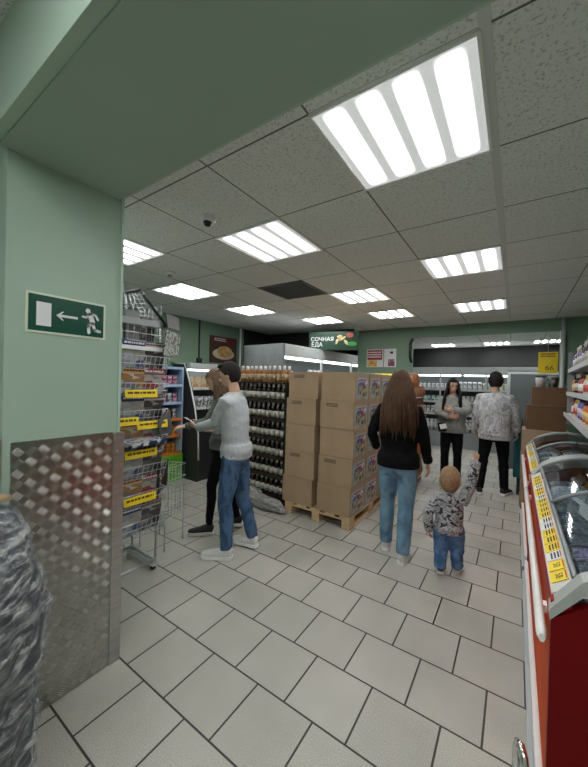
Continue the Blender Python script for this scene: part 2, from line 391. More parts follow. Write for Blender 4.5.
b = B(); box(b, -.3, -.032, 0, .004, -.021, 1.36, .002); o = obj('corner_guard', b, 'steel'); o.location = (-1.88, .5, 0); tag(o, 'plain steel sheet on the narrow near face of the pillar', 'corner guard')

t = thing('exit_sign', 'green emergency exit sign with arrow and running figure on the pillar', 'sign', (-1.879, .73, 1.94))
b = B(); box(b, 0, -.178, -.096, .003, .178, .096, .0008); obj('border', b, 'signcream', t)
b = B(); box(b, .002, -.167, -.085, .0042, .167, .085); obj('sign_board', b, 'signgreen', t)
b = B(); box(b, .004, -.136, -.06, .0052, -.076, .052); obj('door_symbol', b, 'signwhite', t)
b = B(); prism(b, [(-.055, 0), (-.028, .022), (-.022, .022), (-.036, .006), (.04, .006), (.04, -.006), (-.036, -.006), (-.022, -.022), (-.028, -.022)], .004, .0052); obj('arrow_symbol', b, 'signwhite', t)
b = B()
def stroke(pts, r):
    for p, q in zip(pts, pts[1:]):
        p, q = V((p[0], p[1])), V((q[0], q[1])); d = (q - p).normalized(); n = V((-d.y, d.x))
        po = [tuple(p + (n * math.cos(a) - d * math.sin(a)) * r) for a in (0, .8, 1.57, 2.35, 3.14)] + [tuple(q + (-n * math.cos(a) + d * math.sin(a)) * r) for a in (0, .8, 1.57, 2.35, 3.14)]
        prism(b, po, .004, .0052)
prism(b, [(.088 + .0115 * math.cos(a * PI / 8), .048 + .0125 * math.sin(a * PI / 8)) for a in range(16)], .004, .0052)
stroke([(.098, .03), (.112, -.012)], .0125); stroke([(.098, .034), (.08, .012), (.064, .014)], .0055); stroke([(.102, .034), (.126, .03), (.138, .008)], .0055)
stroke([(.11, -.014), (.092, -.03), (.094, -.066)], .0075); stroke([(.114, -.014), (.122, -.05), (.148, -.054)], .0075)
obj('running_figure', b, 'signwhite', t)

# ------------------------------------------------------------------ wrapped bundle, lower left
def noise3(p, s):
    from mathutils import noise
    return noise.noise(V(p) * s)
def bundle_mesh(b, prof, nseg, seed, amp, squash=1.0, off=0):
    rings = []
    for i, (z, r) in enumerate(prof):
        ring = []
        for k in range(nseg):
            a = 2 * PI * k / nseg
            p = V((math.cos(a), math.sin(a), z * 2.2 + seed))
            rr = r + off + amp * (noise3(p, 2.2) + .6 * noise3(p + V((3, 1, 0)), 6) + .3 * noise3(p, 15))
            ring.append(b.verts.new((rr * math.cos(a), rr * math.sin(a) * squash, z)))
        rings.append(ring)
    for A, Bq in zip(rings, rings[1:]):
        for k in range(nseg):
            f = b.faces.new((A[k], A[(k + 1) % nseg], Bq[(k + 1) % nseg], Bq[k])); f.smooth = True
    for ring, rev in ((rings[0], 1), (rings[-1], 0)):
        c = b.verts.new(sum((v.co for v in ring), V()) / nseg)
        for k in range(nseg):
            q = (ring[k], ring[(k + 1) % nseg], c); b.faces.new(q[::-1] if rev else q)
t = thing('wrapped_bundle', 'tall bundle of dark clothes in crinkled clear stretch film by the pillar', 'bundle', (-1.53, .19, 0))
ks = [0, .1, .25, .4, .55, .7, .8, .95, 1.08, 1.16, 1.2]; rs = [.25, .26, .275, .285, .3, .315, .32, .30, .265, .22, .1]
prof = []
for i in range(61):
    z = 1.2 * i / 60; j = max(k for k in range(len(ks) - 1) if ks[k] <= z + 1e-9); u = (z - ks[j]) / (ks[j + 1] - ks[j]); prof.append((z, rs[j] + (rs[j + 1] - rs[j]) * u))
b = B(); bundle_mesh(b, prof, 90, 1.3, .03)
obj('clothes', b, patt('dark_clothes', [(.008, .01, .016), (.015, .022, .035), (.03, .04, .055), (.012, .014, .02), (.1, .11, .12)], 7, .5, 'noise', (1, 1, 3), .6, const=False), t)
b = B(); bundle_mesh(b, [(z, r) for z, r in prof if z > .004], 110, 1.3, .034, off=.012)
obj('stretch_film', b, 'film', t, recalc=True)
b = B(); box(b, -.2, -.25, 1.185, .16, .2, 1.2, .003); o = obj('cardboard_sheet', b, M['card']); o.location = (-1.56, .17, .01); o.rotation_euler = (0, 0, .4)
tag(o, 'flat cardboard sheet lying on top of the wrapped bundle', 'cardboard')

# ------------------------------------------------------------------ people
def ik(a, t, l1, l2, pole):
    a, t, pole = V(a), V(t), V(pole); d = t - a; L = min(d.length, (l1 + l2) * .995); d.normalize()
    t = a + d * L; x = (l1 * l1 - l2 * l2 + L * L) / (2 * L); h = math.sqrt(max(l1 * l1 - x * x, 0))
    p = pole - d * pole.dot(d); p.normalize()
    return a + d * x + p * h, t

def bake(name, b, m, parent, voxel, smooth=4, disp=0., dscale=.1):
    bmesh.ops.recalc_face_normals(b, faces=b.faces)
    me = bpy.data.meshes.new(name); b.to_mesh(me); b.free()
    o = bpy.data.objects.new(name, me); C.objects.link(o)
    r = o.modifiers.new('r', 'REMESH'); r.mode = 'VOXEL'; r.voxel_size = voxel; r.use_smooth_shade = True
    if smooth: s = o.modifiers.new('s', 'SMOOTH'); s.iterations = smooth; s.factor = .5
    if disp:
        tx = bpy.data.textures.new(name, 'CLOUDS'); tx.noise_scale = dscale; tx.noise_depth = 2
        d = o.modifiers.new('d', 'DISPLACE'); d.texture = tx; d.strength = disp; d.mid_level = .5
    dg = bpy.context.evaluated_depsgraph_get(); ev = bpy.data.meshes.new_from_object(o.evaluated_get(dg))
    bpy.data.objects.remove(o)
    ev.name = name; ev.materials.clear(); ev.materials.append(M[m] if isinstance(m, str) else m)
    o = bpy.data.objects.new(name, ev); C.objects.link(o); o.parent = parent
    return o

def hand(b, w, d, nrm, side, s=1., curl=.5, point=False, spread=.0):
    """w wrist, d direction of the palm, nrm palm normal, side +1/-1 thumb side sign along d x nrm"""
    d = V(d).normalized(); nrm = V(nrm); nrm = (nrm - d * nrm.dot(d)).normalized(); sd = d.cross(nrm) * side
    w = V(w)
    tube(b, [w - d * .02 * s, w + d * .02 * s, w + d * .055 * s, w + d * .09 * s], [(.025 * s, .018 * s), (.033 * s, .016 * s), (.04 * s, .015 * s), (.037 * s, .012 * s)], 12, ref=sd)
    for k, (off, ln) in enumerate(((.029, .072), (.0105, .08), (-.0105, .075), (-.029, .058))):
        c = curl if not (point and k == 0) else .03
        if point and k > 0: c = curl
        p = w + d * .08 * s + sd * off * s; pts = [p]; dd = (d + sd * (off * spread * 30)).normalized(); ang = 0
        for q, fr in enumerate((.45, .32, .23)):
            ang += c * (1.0 if q else .7); vv = dd * math.cos(ang) + nrm * math.sin(ang); pts.append(pts[-1] + vv * ln * fr * s)
        tube(b, pts, [.0092 * s, .0088 * s, .008 * s, .0068 * s], 8)
    p = w + d * .025 * s + sd * .024 * s; t1 = (d * .6 + sd * .75 + nrm * .25).normalized(); t2 = (d * .9 + sd * .25 + nrm * .4).normalized()
    tube(b, [p, p + t1 * .035 * s, p + t1 * .035 * s + t2 * .03 * s, p + t1 * .035 * s + t2 * .052 * s], [.0125 * s, .0115 * s, .0095 * s, .007 * s], 8)

def person(name, label, loc, face, H, S):
    """S: pose and clothing; joints in local metres, facing +Y, right side = +X"""
    k = S.get('k', H / 1.8); t = thing(name, label, 'person', (loc[0], loc[1], 0), math.radians(face - 90))
    fem = S.get('fem', False); kid = S.get('kid', False)
    rot = Matrix.Rotation(-math.radians(face - 90), 3, 'Z')
    def loc_(p): q = rot @ (V(p) - V((loc[0], loc[1], 0))); return q
    ln = S.get('lean', V((0, 0, 0))); ln = V(ln)
    if kid:
        hipz, chestz, shz, neckz, headc, hh = .40, .56, .67, .71, .82, .215
        hipw, shw, l1, l2, thigh, shank = .055, .105, .185, .17, .17, .17
    else:
        hipz, chestz, shz, neckz, headc = .93 * k, 1.28 * k, 1.465 * k, 1.5 * k, 1.675 * k
        hh = .235; hipw, shw = (.085 if fem else .09) * k, (.165 if fem else .195) * k; l1, l2, thigh, shank = .29 * k, .25 * k, .43 * k, .42 * k
    if 'hipdrop' in S: hipz -= S['hipdrop']
    wd = S.get('wide', 1.)
    hips = {s: V((s * hipw, 0, hipz)) for s in (-1, 1)}
    sh = {s: V((s * shw, 0, shz)) + ln for s in (-1, 1)}
    feet = {}
    for s, key in ((-1, 'footL'), (1, 'footR')):
        f = S.get(key, (s * hipw * 1.1, 0, 0)); yawf = f[3] if len(f) > 3 else 0
        p = loc_((f[0], f[1], 0)) if S.get('world') else V((f[0], f[1], 0)); p.z = f[2] if len(f) > 2 else 0
        feet[s] = (p, yawf)
    ka = .085 if not kid else .045
    legs = {}
    for s in (-1, 1):
        ank = feet[s][0] + V((0, -.02, ka)); kn, an = ik(hips[s], ank, thigh, shank, (s * .08, 1, 0)); legs[s] = (hips[s], kn, an)
        feet[s] = (V((an.x, an.y + .02, an.z - ka)), feet[s][1])
    arms = {}
    for s, key in ((-1, 'handL'), (1, 'handR')):
        h_ = S.get(key, (s * (shw + .06), .05, hipz - .02)); p = loc_(h_) if S.get('world') and len(h_) == 3 and key in S and not S.get(key + '_local') else V(h_[:3])
        el, wr = ik(sh[s], p, l1, l2, S.get(key + '_pole', (s * .5, -1, -.3))); arms[s] = (sh[s], el, wr)
    q = (.50 if kid else k)
    # --- body: one continuous skin surface
    b = B()
    def torso(bb, e, z0=None):
        if kid: rows = [(hipz - .06, .07, .06), (hipz, .085, .075), (hipz + .07, .088, .078), (chestz, .09, .072), (shz - .02, .085, .06), (shz + .02, .05, .045)]
        else:
            ww = (.135 if fem else .15) * k * wd; rows = [(hipz - .1 * k, .125 * k, .09 * k), (hipz, (.168 if fem else .158) * k, .118 * k), (hipz + .13 * k, ww, .098 * k), (hipz + .28 * k, ww * 1.12, .108 * k), (hipz + .4 * k, (.158 if fem else .182) * k, .108 * k), (shz - .03 * k, (.15 if fem else .18) * k, .085 * k), (shz + .03 * k, .085 * k, .06 * k)]
        if z0 is not None: rows = [r_ for r_ in rows if r_[0] >= z0]
        zz0, zz1 = hipz, shz
        tube(bb, [V((0, 0, z)) + ln * max(0, (z - zz0) / (zz1 - zz0)) for z, _, _ in rows], [(a + e, c + e) for _, a, c in rows], 20)
    def leg(bb, s, e, low=1.):
        h0, kn, an = legs[s]
        if kid: r_ = [.058, .052, .043, .043, .036, .03]
        else: r_ = [.088 * k, .082 * k, .062 * k, .057 * k, .058 * k, .04 * k]
        m1 = h0.lerp(kn, .5); m2 = kn.lerp(an, .3); end = kn.lerp(an, low)
        pts = [h0 + V((0, 0, .02)), m1, kn + V((0, 0, .03)), kn - V((0, 0, .03)), m2 - V((0, .01, 0)), end]
        tube(bb, pts, [x + (e if not isinstance(e, (list, tuple)) else e[i]) for i, x in enumerate(r_)], 14)
    def arm(bb, s, e, low=1.):
        a0, el, wr = arms[s]; r_ = [.046, .04, .036, .034, .026] if not kid else [.03, .028, .026, .025, .02]
        if not kid: r_ = [x * k * (1 if not fem else .88) for x in r_]
        end = el.lerp(wr, low); ins = V((-s * .09, 0, .0)) * (k if not kid else .55)
        if not kid: r_ = [r_[0] * .8, r_[0] * .98] + r_[1:]
        else: r_ = [r_[0] * .8, r_[0]] + r_[1:]
        if e > .008: a0 = a0 - V((0, 0, e * .8)); r_[0] *= .85
        tube(bb, [a0 + ins, a0 + V((-s * .012, 0, -.022)) * (k if not kid else .5), a0.lerp(el, .5), el - (el - a0).normalized() * .02, el + (wr - el).normalized() * .03, end], [x + e for x in r_], 12)
    torso(b, -.035 if not kid else -.02)
    for s in (-1, 1): leg(b, s, [-.03, -.03, -.016, -.012, -.012, -.004] if not kid else -.012); arm(b, s, -.006 if not kid else -.004)
    for s in (-1, 1):
        f, yf = feet[s]; an = legs[s][2]; fl = .2 * k if not kid else .1
        d = V((math.sin(yf), math.cos(yf), 0)); tube(b, [an, f + V((0, 0, .05 * q)) + d * .02, f + d * fl * .6 + V((0, 0, .035 * q))], [.035 * q, .034 * q, .025 * q], 10)
    # head
    hd = V((0, .012, headc)) + ln * 1.12 + V(S.get('headoff', (0, 0, 0))); HM = Matrix.Rotation(S.get('headyaw', 0), 3, 'Z') @ Matrix.Rotation(S.get('headpitch', 0), 3, 'X')
    hs = hh / .235 * (1.0 if not kid else 1.0); hw = 1.0 if not kid else 1.18
    tube(b, [V((0, -.012, shz - .03)) + ln, V((0, -.01, neckz + .02)) + ln * 1.03, hd + HM @ V((0, -.015, -.06)) * hs], [.06 * q, .053 * q, .052 * q] if not kid else [.04, .038, .042], 12)
    rows = [(-.115, .045, .012, .022), (-.1, .06, .032, .04), (-.07, .022, .05, .068), (-.035, .008, .06, .084), (0, .002, .07, .094), (.035, -.003, .073, .097), (.07, -.006, .069, .09), (.095, -.01, .055, .07), (.112, -.012, .034, .04), (.119, -.012, .01, .012)]
    rows[1] = (-.1, .036, .034, .044)
    rows[0] = (-.113, .045, .018, .024)
    tube(b, [hd + HM @ V((0, y, z)) * hs for z, y, _, _ in rows], [(a * hs * hw, c * hs * hw) for _, _, a, c in rows], 18, ref=HM @ V((1, 0, 0)))
    tube(b, [hd + HM @ V(p) * hs for p in ((0, .086, .012), (0, .1, -.015), (0, .108, -.03), (0, .092, -.04))], [.007 * hs, .009 * hs, .013 * hs, .008 * hs], 8)
    tube(b, [hd + HM @ V(p) * hs for p in ((-.022, .078, -.064), (0, .088, -.066), (.022, .078, -.064))], [.005 * hs, .009 * hs, .005 * hs], 8)
    tube(b, [hd + HM @ V(p) * hs for p in ((-.045, .076, .022), (0, .092, .02), (.045, .076, .022))], [.008 * hs, .008 * hs, .008 * hs], 8)
    for s in (-1, 1): ell(b, hd + HM @ V((s * .075 * hw, -.008, -.012)) * hs, (.011 * hs, .022 * hs, .032 * hs), 10, HM)
    for s, key in ((-1, 'handL'), (1, 'handR')):
        a0, el, wr = arms[s]; hp = S.get(key + '_hand', {}); d = (wr - el).normalized()
        d = V(hp['d']) if 'd' in hp else d
        nrm = V(hp.get('n', (-s, 0, 0))); base = dict(s=q if not kid else .55, curl=hp.get('curl', .45), point=hp.get('point', False), spread=hp.get('spread', 0))
        dn = d.normalized(); nn = (nrm - dn * nrm.dot(dn)).normalized(); sd = dn.cross(nn); want = V(hp.get('thumb', (0, 1, .3)))
        hand(b, wr, d, nrm, 1 if sd.dot(want) > 0 else -1, **base)
    skin = S.get('skin', M['skin']); body = bake('body', b, skin, t, .0058 if not kid else .0042, 2)
    # eyes, mouth
    for s in (-1, 1):
        b = B(); ell(b, hd + HM @ V((s * .03, .083, .0)) * hs, (.011 * hs, .006 * hs, .0055 * hs), 8, HM); obj('eye', b, mat('eye', (.03, .02, .015), .2), t)
        b = B(); tube(b, [hd + HM @ V((s * x, y, .019 + z)) * hs for x, y, z in ((.012, .094, 0), (.03, .09, .004), (.046, .078, 0))], [.003 * hs] * 3, 6); obj('eyebrow', b, mat('brow', (.03, .018, .012), .7), t)
    b = B(); tube(b, [hd + HM @ V(p) * hs for p in ((-.022, .083, -.065), (0, .095, -.067), (.022, .083, -.065))], [.002 * hs, .0045 * hs, .002 * hs], 6); obj('mouth', b, mat('lips', (.35, .11, .09), .5), t)
    # trousers
    b = B(); ee = S.get('trouser', [.006, .006, .008, .008, .008, .014])
    for s in (-1, 1): leg(b, s, ee, .99)
    rows = [(hipz - .15 * q, .06 * q, .06 * q), (hipz - .1 * q, .13 * q, .1 * q), (hipz - .06 * q, .155 * q, .12 * q), (hipz, (.172 if fem else .162) * q, .122 * q), (hipz + .1 * q, (.15 if fem else .158) * q, .112 * q)] if not kid else [(hipz - .08, .05, .05), (hipz - .04, .085, .075), (hipz, .092, .082), (hipz + .06, .09, .08)]
    tube(b, [V((0, 0, z)) + ln * .1 for z, _, _ in rows], [(a + .006, c + .006) for _, a, c in rows], 20)
    tr = bake('trousers', b, S['trmat'], t, .0085 if not kid else .006, 3, .014 if not fem else .01, .07)
    # top
    b = B(); torso(b, S.get('tope', .016), hipz - .02 * q)
    hem = S.get('hem', -.08) * q; hw_ = (.165 if fem else .168) * q * wd if not kid else .1
    tube(b, [(0, 0, hipz + hem), (0, 0, hipz + hem + .06 * q), (0, 0, hipz + hem + .12 * q)], [(hw_ + .014, (.128 * q if not kid else .088) + .014), (hw_ + .022, (.13 * q if not kid else .09) + .022), (hw_ + .012, (.122 * q if not kid else .09) + .012)], 20)
    for s in (-1, 1): arm(b, s, S.get('sleeve', .014 if not kid else .01), .97)
    if S.get('collar', True): tube(b, [V((0, -.01, shz)) + ln, V((0, -.008, shz + .045 * q)) + ln], [.085 * q if not kid else .055, .066 * q if not kid else .047], 14)
    if S.get('hood'): ell(b, V((0, -.075 if not kid else -.06, shz + (.0 if not kid else .0))) + ln, (.12 * q if not kid else .085, .06 if not kid else .04, .085 if not kid else .06), 14)
    tp = bake('sweatshirt', b, S['topmat'], t, .008 if not kid else .0055, 11 if not kid else 6, S.get('tdisp', .016), .1)
    # cuffs and hem bands
    if S.get('bands', True):
        b = B(); z = hipz + hem
        tube(b, [(0, 0, z - .015), (0, 0, z), (0, 0, z + .035 * q)], [(hw_ + .008, (.125 * q if not kid else .088) + .008), (hw_ + .018, (.128 * q if not kid else .088) + .018), (hw_ + .016, (.125 * q if not kid else .088) + .012)], 24)
        obj('waistband', b, S.get('bandmat', S['topmat']), t)
    for s in (-1, 1):
        a0, el, wr = arms[s]; r_ = (.034 * k if not kid else .024); b = B(); e1 = el.lerp(wr, .86); tube(b, [e1, el.lerp(wr, 1.0)], [r_ + .008, r_ + .003], 14); obj('cuff', b, S.get('bandmat', S['topmat']), t)
    # shoes
    for s in (-1, 1):
        f, yf = feet[s]; z0 = f.z; fl = .29 * k * (.93 if fem else 1) if not kid else .15
        F = Matrix.Rotation(-yf, 3, 'Z'); wdt = .049 * q * (.92 if fem else 1) if not kid else .036; hgt = .076 * q if not kid else .052
        def fp(y, z): return V((f.x, f.y, z0)) + F @ V((0, y * fl, z))
        b = B(); tube(b, [fp(-.27, hgt * .75), fp(-.22, hgt * .8), fp(0, hgt * .78), fp(.25, hgt * .62), fp(.5, hgt * .5), fp(.68, hgt * .42), fp(.73, hgt * .36)],
                      [(wdt * .35, hgt * .35), (wdt * .75, hgt * .65), (wdt * .8, hgt * .68), (wdt * .92, hgt * .52), (wdt * 1.05, hgt * .4), (wdt * .75, hgt * .3), (wdt * .2, hgt * .1)], 14, ref=F @ V((1, 0, 0)))
        an = legs[s][2]; tube(b, [fp(-.06, hgt * .6), fp(-.08, hgt * 1.55)], [wdt * .85, wdt * .78], 12)
        up_ = bake('shoe', b, S['shoemat'], t, .005, 3)
        b = B(); pts = [(-.28, .3), (-.25, .75), (-.1, .85), (.15, .8), (.35, .95), (.52, 1.08), (.66, .85), (.735, .35)]
        po = [fp(y, 0) + F @ V((x * wdt, 0, 0)) for y, x in pts] + [fp(y, 0) - F @ V((x * wdt, 0, 0)) for y, x in reversed(pts)]
        lo = [b.verts.new(p + V((0, 0, .001))) for p in po]; hi = [b.verts.new(p + V((0, 0, hgt * .42))) for p in po]; n = len(po)
        b.faces.new(lo); b.faces.new(hi[::-1])
        for i in range(n): b.faces.new((lo[i], hi[i], hi[(i + 1) % n], lo[(i + 1) % n]))
        obj('sole', b, S.get('solemat', 'white'), up_)
        if S.get('laces', True):
            b = B()
            for yy in (.18, .26, .34, .42): tube(b, [fp(yy, hgt * (1.32 - yy)) + F @ V((x * wdt, 0, 0)) for x in (-.45, 0, .45)], .003, 5)
            obj('laces', b, S.get('lacemat', 'grey'), up_)
    return t, hd, HM, hs, arms, legs, ln, shz

def hair_cap(b, hd, HM, hs, e=.012, front=.055, low=-.05):
    """skull cap that leaves the face free"""
    seg, rows = 28, 14; rings = []
    for i in range(rows + 1):
        th = PI * i / rows * .78; ring = []
        for k in range(seg):
            a = 2 * PI * k / seg; sa, ca = math.sin(a), math.cos(a)
            x = (.075 + e) * math.sin(th) * ca; y = -.008 + (.1 + e) * math.sin(th) * sa; z = .01 + (.112 + e) * math.cos(th)
            f = max(0, y / (.1 + e)); zmin = low + (front - low) * min(1, f * 1.5 + .25)
            if z < zmin and y > -.02: z = zmin + (z - zmin) * .03; x *= .985; y *= .985
            nz = .005 * noise3((x * 40, y * 40, z * 12), 1)
            ring.append(b.verts.new(hd + HM @ V((x * (1 + nz * 8), y * (1 + nz * 8), z + nz)) * hs))
        rings.append(ring)
    for A, Bq in zip(rings, rings[1:]):
        for k in range(seg):
            f = b.faces.new((A[k], A[(k + 1) % seg], Bq[(k + 1) % seg], Bq[k])); f.smooth = True
    c0 = rings[-1]; b.faces.new(c0)

def strands(b, hd, HM, hs, n, a0, a1, zend, spread, seed, outy=0., r=.014, start=.07, bodyclear=None):
    rr = random.Random(seed)
    for i in range(n):
        a = a0 + (a1 - a0) * (i + rr.uniform(-.3, .3)) / max(1, n - 1)
        ca, sa = math.cos(a), math.sin(a)
        top = hd + HM @ V((.05 * ca, -.005 + .07 * sa, .10)) * hs
        mid = hd + HM @ V((.088 * ca, -.008 + .11 * sa, .02)) * hs
        low = hd + V((.1 * ca * spread, -.02 + .125 * sa + outy * .6, -.12)) * hs
        end = V((hd.x + .105 * ca * spread * 1.25 + rr.uniform(-.015, .015), hd.y - .02 + .1 * sa + outy, zend + rr.uniform(-.05, .05)))
        m2 = low.lerp(end, .5) + V((rr.uniform(-.012, .012), rr.uniform(-.01, .01), 0))
        tube(b, [top, mid, low, m2, end], [(r * .7, r * .5), (r, r * .7), (r * 1.2, r * .8), (r * 1.1, r * .7), (r * .15, r * .15)], 8)

def hairmat(name, c1, c2, sc_=1.):
    return patt(name, [c1, c2, c1, c2], 30 * sc_, .62, 'noise', (3, 3, .25), .5, const=False)
denim = patt('blue_denim', [(.012, .03, .075), (.03, .07, .15), (.065, .13, .24), (.025, .06, .13)], 9, .8, 'noise', (1, 1, .5), .15, const=False)
denim2 = patt('pale_denim', [(.05, .11, .18), (.1, .19, .29), (.17, .29, .4), (.08, .16, .25)], 7, .8, 'noise', (1, 1, .5), .15, const=False)
denim3 = patt('kid_denim', [(.025, .07, .16), (.05, .12, .25), (.1, .2, .36), (.04, .1, .2)], 12, .8, 'noise', (1, 1, .6), .15, const=False)
blackcloth = mat('black_cloth', (.004, .004, .005), .85, spec=.15, var=.3, vscale=6, bump=.3, bscale=18)
sweatgrey = mat('light_grey_knit', (.42, .44, .46), .9, var=.07, vscale=30, bump=.25, bscale=14)
olive = mat('grey_green_jacket', (.11, .125, .105), .75, var=.15, vscale=8, bump=.35, bscale=16)
hoodgrey = mat('mottled_grey_hoodie', (.27, .27, .26), .9, var=.25, vscale=25, bump=.3, bscale=14)
marble = patt('marbled_sweatshirt', [(.5, .5, .52), (.2, .2, .22), (.55, .55, .57), (.3, .3, .32), (.5, .5, .5)], 9, .9, 'noise', (1, 1, .6), .2, const=False)
camo = patt('black_white_camo', [(.02, .02, .025), (.03, .03, .04), (.3, .3, .32), (.45, .45, .47), (.16, .16, .18), (.4, .4, .42)], 14, .9, 'noise', (1.3, 1.3, 1.6), .15)
whiteshoe = mat('white_sneaker', (.62, .62, .6), .5, var=.08, vscale=20)
blackshoe = mat('black_sneaker', (.012, .012, .013), .55)
brown = hairmat('brown_hair', (.045, .022, .012), (.11, .055, .03))
blackh = hairmat('black_hair', (.006, .005, .005), (.02, .015, .013))
blondish = hairmat('streaked_hair', (.06, .035, .02), (.22, .14, .09))
fair = hairmat('fair_hair', (.24, .13, .07), (.45, .29, .18))

# man with the phone: near (left) leg forward
t, hd, HM, hs, arms, legs, ln, shz = person('person', 'man in a light grey sweatshirt and blue jeans looking at a phone', (-2.2, 2.30), 203, 1.82, dict(
    world=True, footL=(-2.17, 2.14, 0, -.1), footR=(-2.12, 2.45, 0, .25), handL=(-2.56, 2.13, 1.17), handR=(-2.55, 2.32, 1.12), lean=(0, .045, 0), headoff=(0, .03, -.005), headpitch=-.28,
    handL_pole=(-.35, -1, -.6), handR_pole=(.35, -1, -.6), handL_hand=dict(d=(.45, 1, .1), n=(.6, -.1, .8), curl=.5, thumb=(0, 0, 1)), handR_hand=dict(d=(-.4, 1, .1), n=(-.4, 0, .9), curl=.5, thumb=(0, 0, 1)),
    trmat=denim, topmat=sweatgrey, bandmat=sweatgrey, shoemat=whiteshoe, lacemat='white', hem=-.02, tope=.02, sleeve=.02))
b = B(); hair_cap(b, hd, HM, hs, .01, .065, -.055); ell(b, hd + HM @ V((0, .035, .1)), (.066, .062, .028), 16, HM); obj('hair', b, blackh, t)
def wp(o, p): return Matrix.Translation(o.location) @ Matrix.Rotation(o.rotation_euler.z, 4, 'Z') @ V(p)
wr = arms[-1][2]
b = B(); box(b, -.037, -.075, -.005, .037, .075, .005, .004); ph = obj('phone', b, 'blackgloss'); pc = wp(t, wr + V((.045, .1, .045))); ph.location = pc; ph.rotation_euler = (.5, .2, math.radians(203 - 90)); tag(ph, 'black smartphone held by the man in the grey sweatshirt', 'phone')

# woman beside him
t, hd, HM, hs, arms, legs, ln, shz = person('person', 'woman in a grey-green jacket and black leggings beside the man with the phone', (-2.64, 2.54), 226, 1.76, dict(
    fem=True, world=True, footL=(-2.66, 2.36, 0, .1), footR=(-2.54, 2.68, 0, .1), handL=(-2.92, 2.28, 1.13), handR=(-2.9, 2.46, 1.13), lean=(0, .04, 0), headoff=(0, .035, -.01), headpitch=-.32,
    handL_pole=(-.4, -1, -.5), handR_pole=(.4, -1, -.5), handL_hand=dict(d=(.1, 1, -.15), n=(.3, 0, -.9), curl=.35, thumb=(1, 0, 0)), handR_hand=dict(d=(-.3, 1, 0), n=(-.5, 0, .6), curl=.5, thumb=(0, 0, 1)),
    trmat=blackcloth, trouser=[0, -.004, -.002, -.004, -.006, -.002], topmat=olive, shoemat=blackshoe, solemat='offwhite', hem=.0, tope=.012))
b = B(); hair_cap(b, hd, HM, hs, .014, .055, -.06); strands(b, hd, HM, hs, 34, PI * .93, PI * 2.07, 1.40, .95, 5, r=.011); obj('hair', b, blondish, t)
b = B(); tube(b, [V((.0, .125, shz + .02)) + ln, V((0, .14, shz - .12)) + ln, V((0, .13, shz - .32)) + ln * .5], .004, 6); obj('zip', b, 'black', t)

# woman with long brown hair, walking away
t, hd, HM, hs, arms, legs, ln, shz = person('person', 'woman with very long brown hair in a black sweater and pale jeans, seen from behind', (-.9, 3.12), 100, 1.80, dict(
    fem=True, world=True, k=.985, footL=(-1.03, 3.24, 0, -.1), footR=(-.82, 3.08, 0, .1), handL=(-1.16, 3.25, 1.0), handR=(-.64, 3.22, .84), handR_pole=(.4, -1, 0),
    trmat=denim2, trouser=[.008, .012, .012, .012, .014, .02], topmat=blackcloth, bandmat=blackcloth, shoemat=whiteshoe, lacemat='grey', hem=-.03, tope=.02, sleeve=.022, wide=1.08, tdisp=.02))
b = B(); hair_cap(b, hd, HM, hs, .02, .06, -.07); strands(b, hd, HM, hs, 46, PI * .92, PI * 2.08, 1.24, 1.22, 9, outy=-.085, r=.017)
strands(b, hd, HM, hs, 30, PI * 1.05, PI * 1.95, 1.18, 1.2, 19, outy=-.1, r=.016); obj('hair', b, brown, t)

# toddler pointing
t, hd, HM, hs, arms, legs, ln, shz = person('person', 'toddler in a black and white camouflage hoodie pointing with one arm raised', (-.45, 3.13), 95, .93, dict(
    kid=True, world=True, footL=(-.50, 3.09, 0, -.15), footR=(-.38, 3.2, 0, .2), handL=(-.60, 3.09, .36), handR=(-.26, 3.22, 1.02), handR_pole=(1, 0, -.6), handL_pole=(-.5, -1, 0),
    handR_hand=dict(n=(-.4, .7, 0), curl=.75, point=True, thumb=(-1, 0, .3), spread=.3), trmat=denim3, trouser=[.012, .016, .018, .018, .018, .018], sleeve=.019, topmat=camo, hood=True, shoemat=blackshoe, solemat='offwhite', hem=-.02, tope=.024,
    headpitch=.12, headyaw=-.1, laces=False, collar=True, tdisp=.008))
b = B(); hair_cap(b, hd, HM, hs * 1.1, .007, .045, -.05); obj('hair', b, fair, t)

# woman facing us
t, hd, HM, hs, arms, legs, ln, shz = person('person', 'woman with long black hair and glasses in a grey hoodie facing the camera', (-.87, 6.07), 276, 1.76, dict(
    fem=True, footL=(-.1, .02, 0, -.1), footR=(.1, .06, 0, .1), handL=(-.02, .25, 1.24), handR=(.03, .25, 1.14), headyaw=.3, headpitch=-.02,
    handL_pole=(-1, .05, -.45), handR_pole=(1, .05, -.45), handL_hand=dict(d=(1, .35, .1), n=(0, -1, .2), curl=.5, thumb=(0, 0, 1)), handR_hand=dict(d=(-1, .35, .1), n=(0, -1, .2), curl=.5, thumb=(0, 0, 1)),
    trmat=blackcloth, topmat=hoodgrey, shoemat=blackshoe, solemat='offwhite', hem=-.04, tope=.04, sleeve=.034, hood=True, wide=1.25))
b = B(); hair_cap(b, hd, HM, hs, .014, .06, -.06); strands(b, hd, HM, hs, 26, PI * .86, PI * 2.14, 1.22, 1.05, 4, r=.016); strands(b, hd, HM, hs, 4, PI * .84, PI * .95, 1.2, 1.15, 14, outy=.1); strands(b, hd, HM, hs, 4, PI * 2.05, PI * 2.16, 1.2, 1.15, 24, outy=.1); obj('hair', b, blackh, t)
b = B()
for s in (-1, 1):
    pts = [hd + HM @ V((s * .03 + .021 * math.cos(a), .098, -.001 + .017 * math.sin(a))) for a in [PI * 2 * q / 12 for q in range(13)]]; tube(b, pts, .0018, 5)
    tube(b, [hd + HM @ V((s * .05, .096, .004)), hd + HM @ V((s * .078, .02, .008))], .0018, 5)
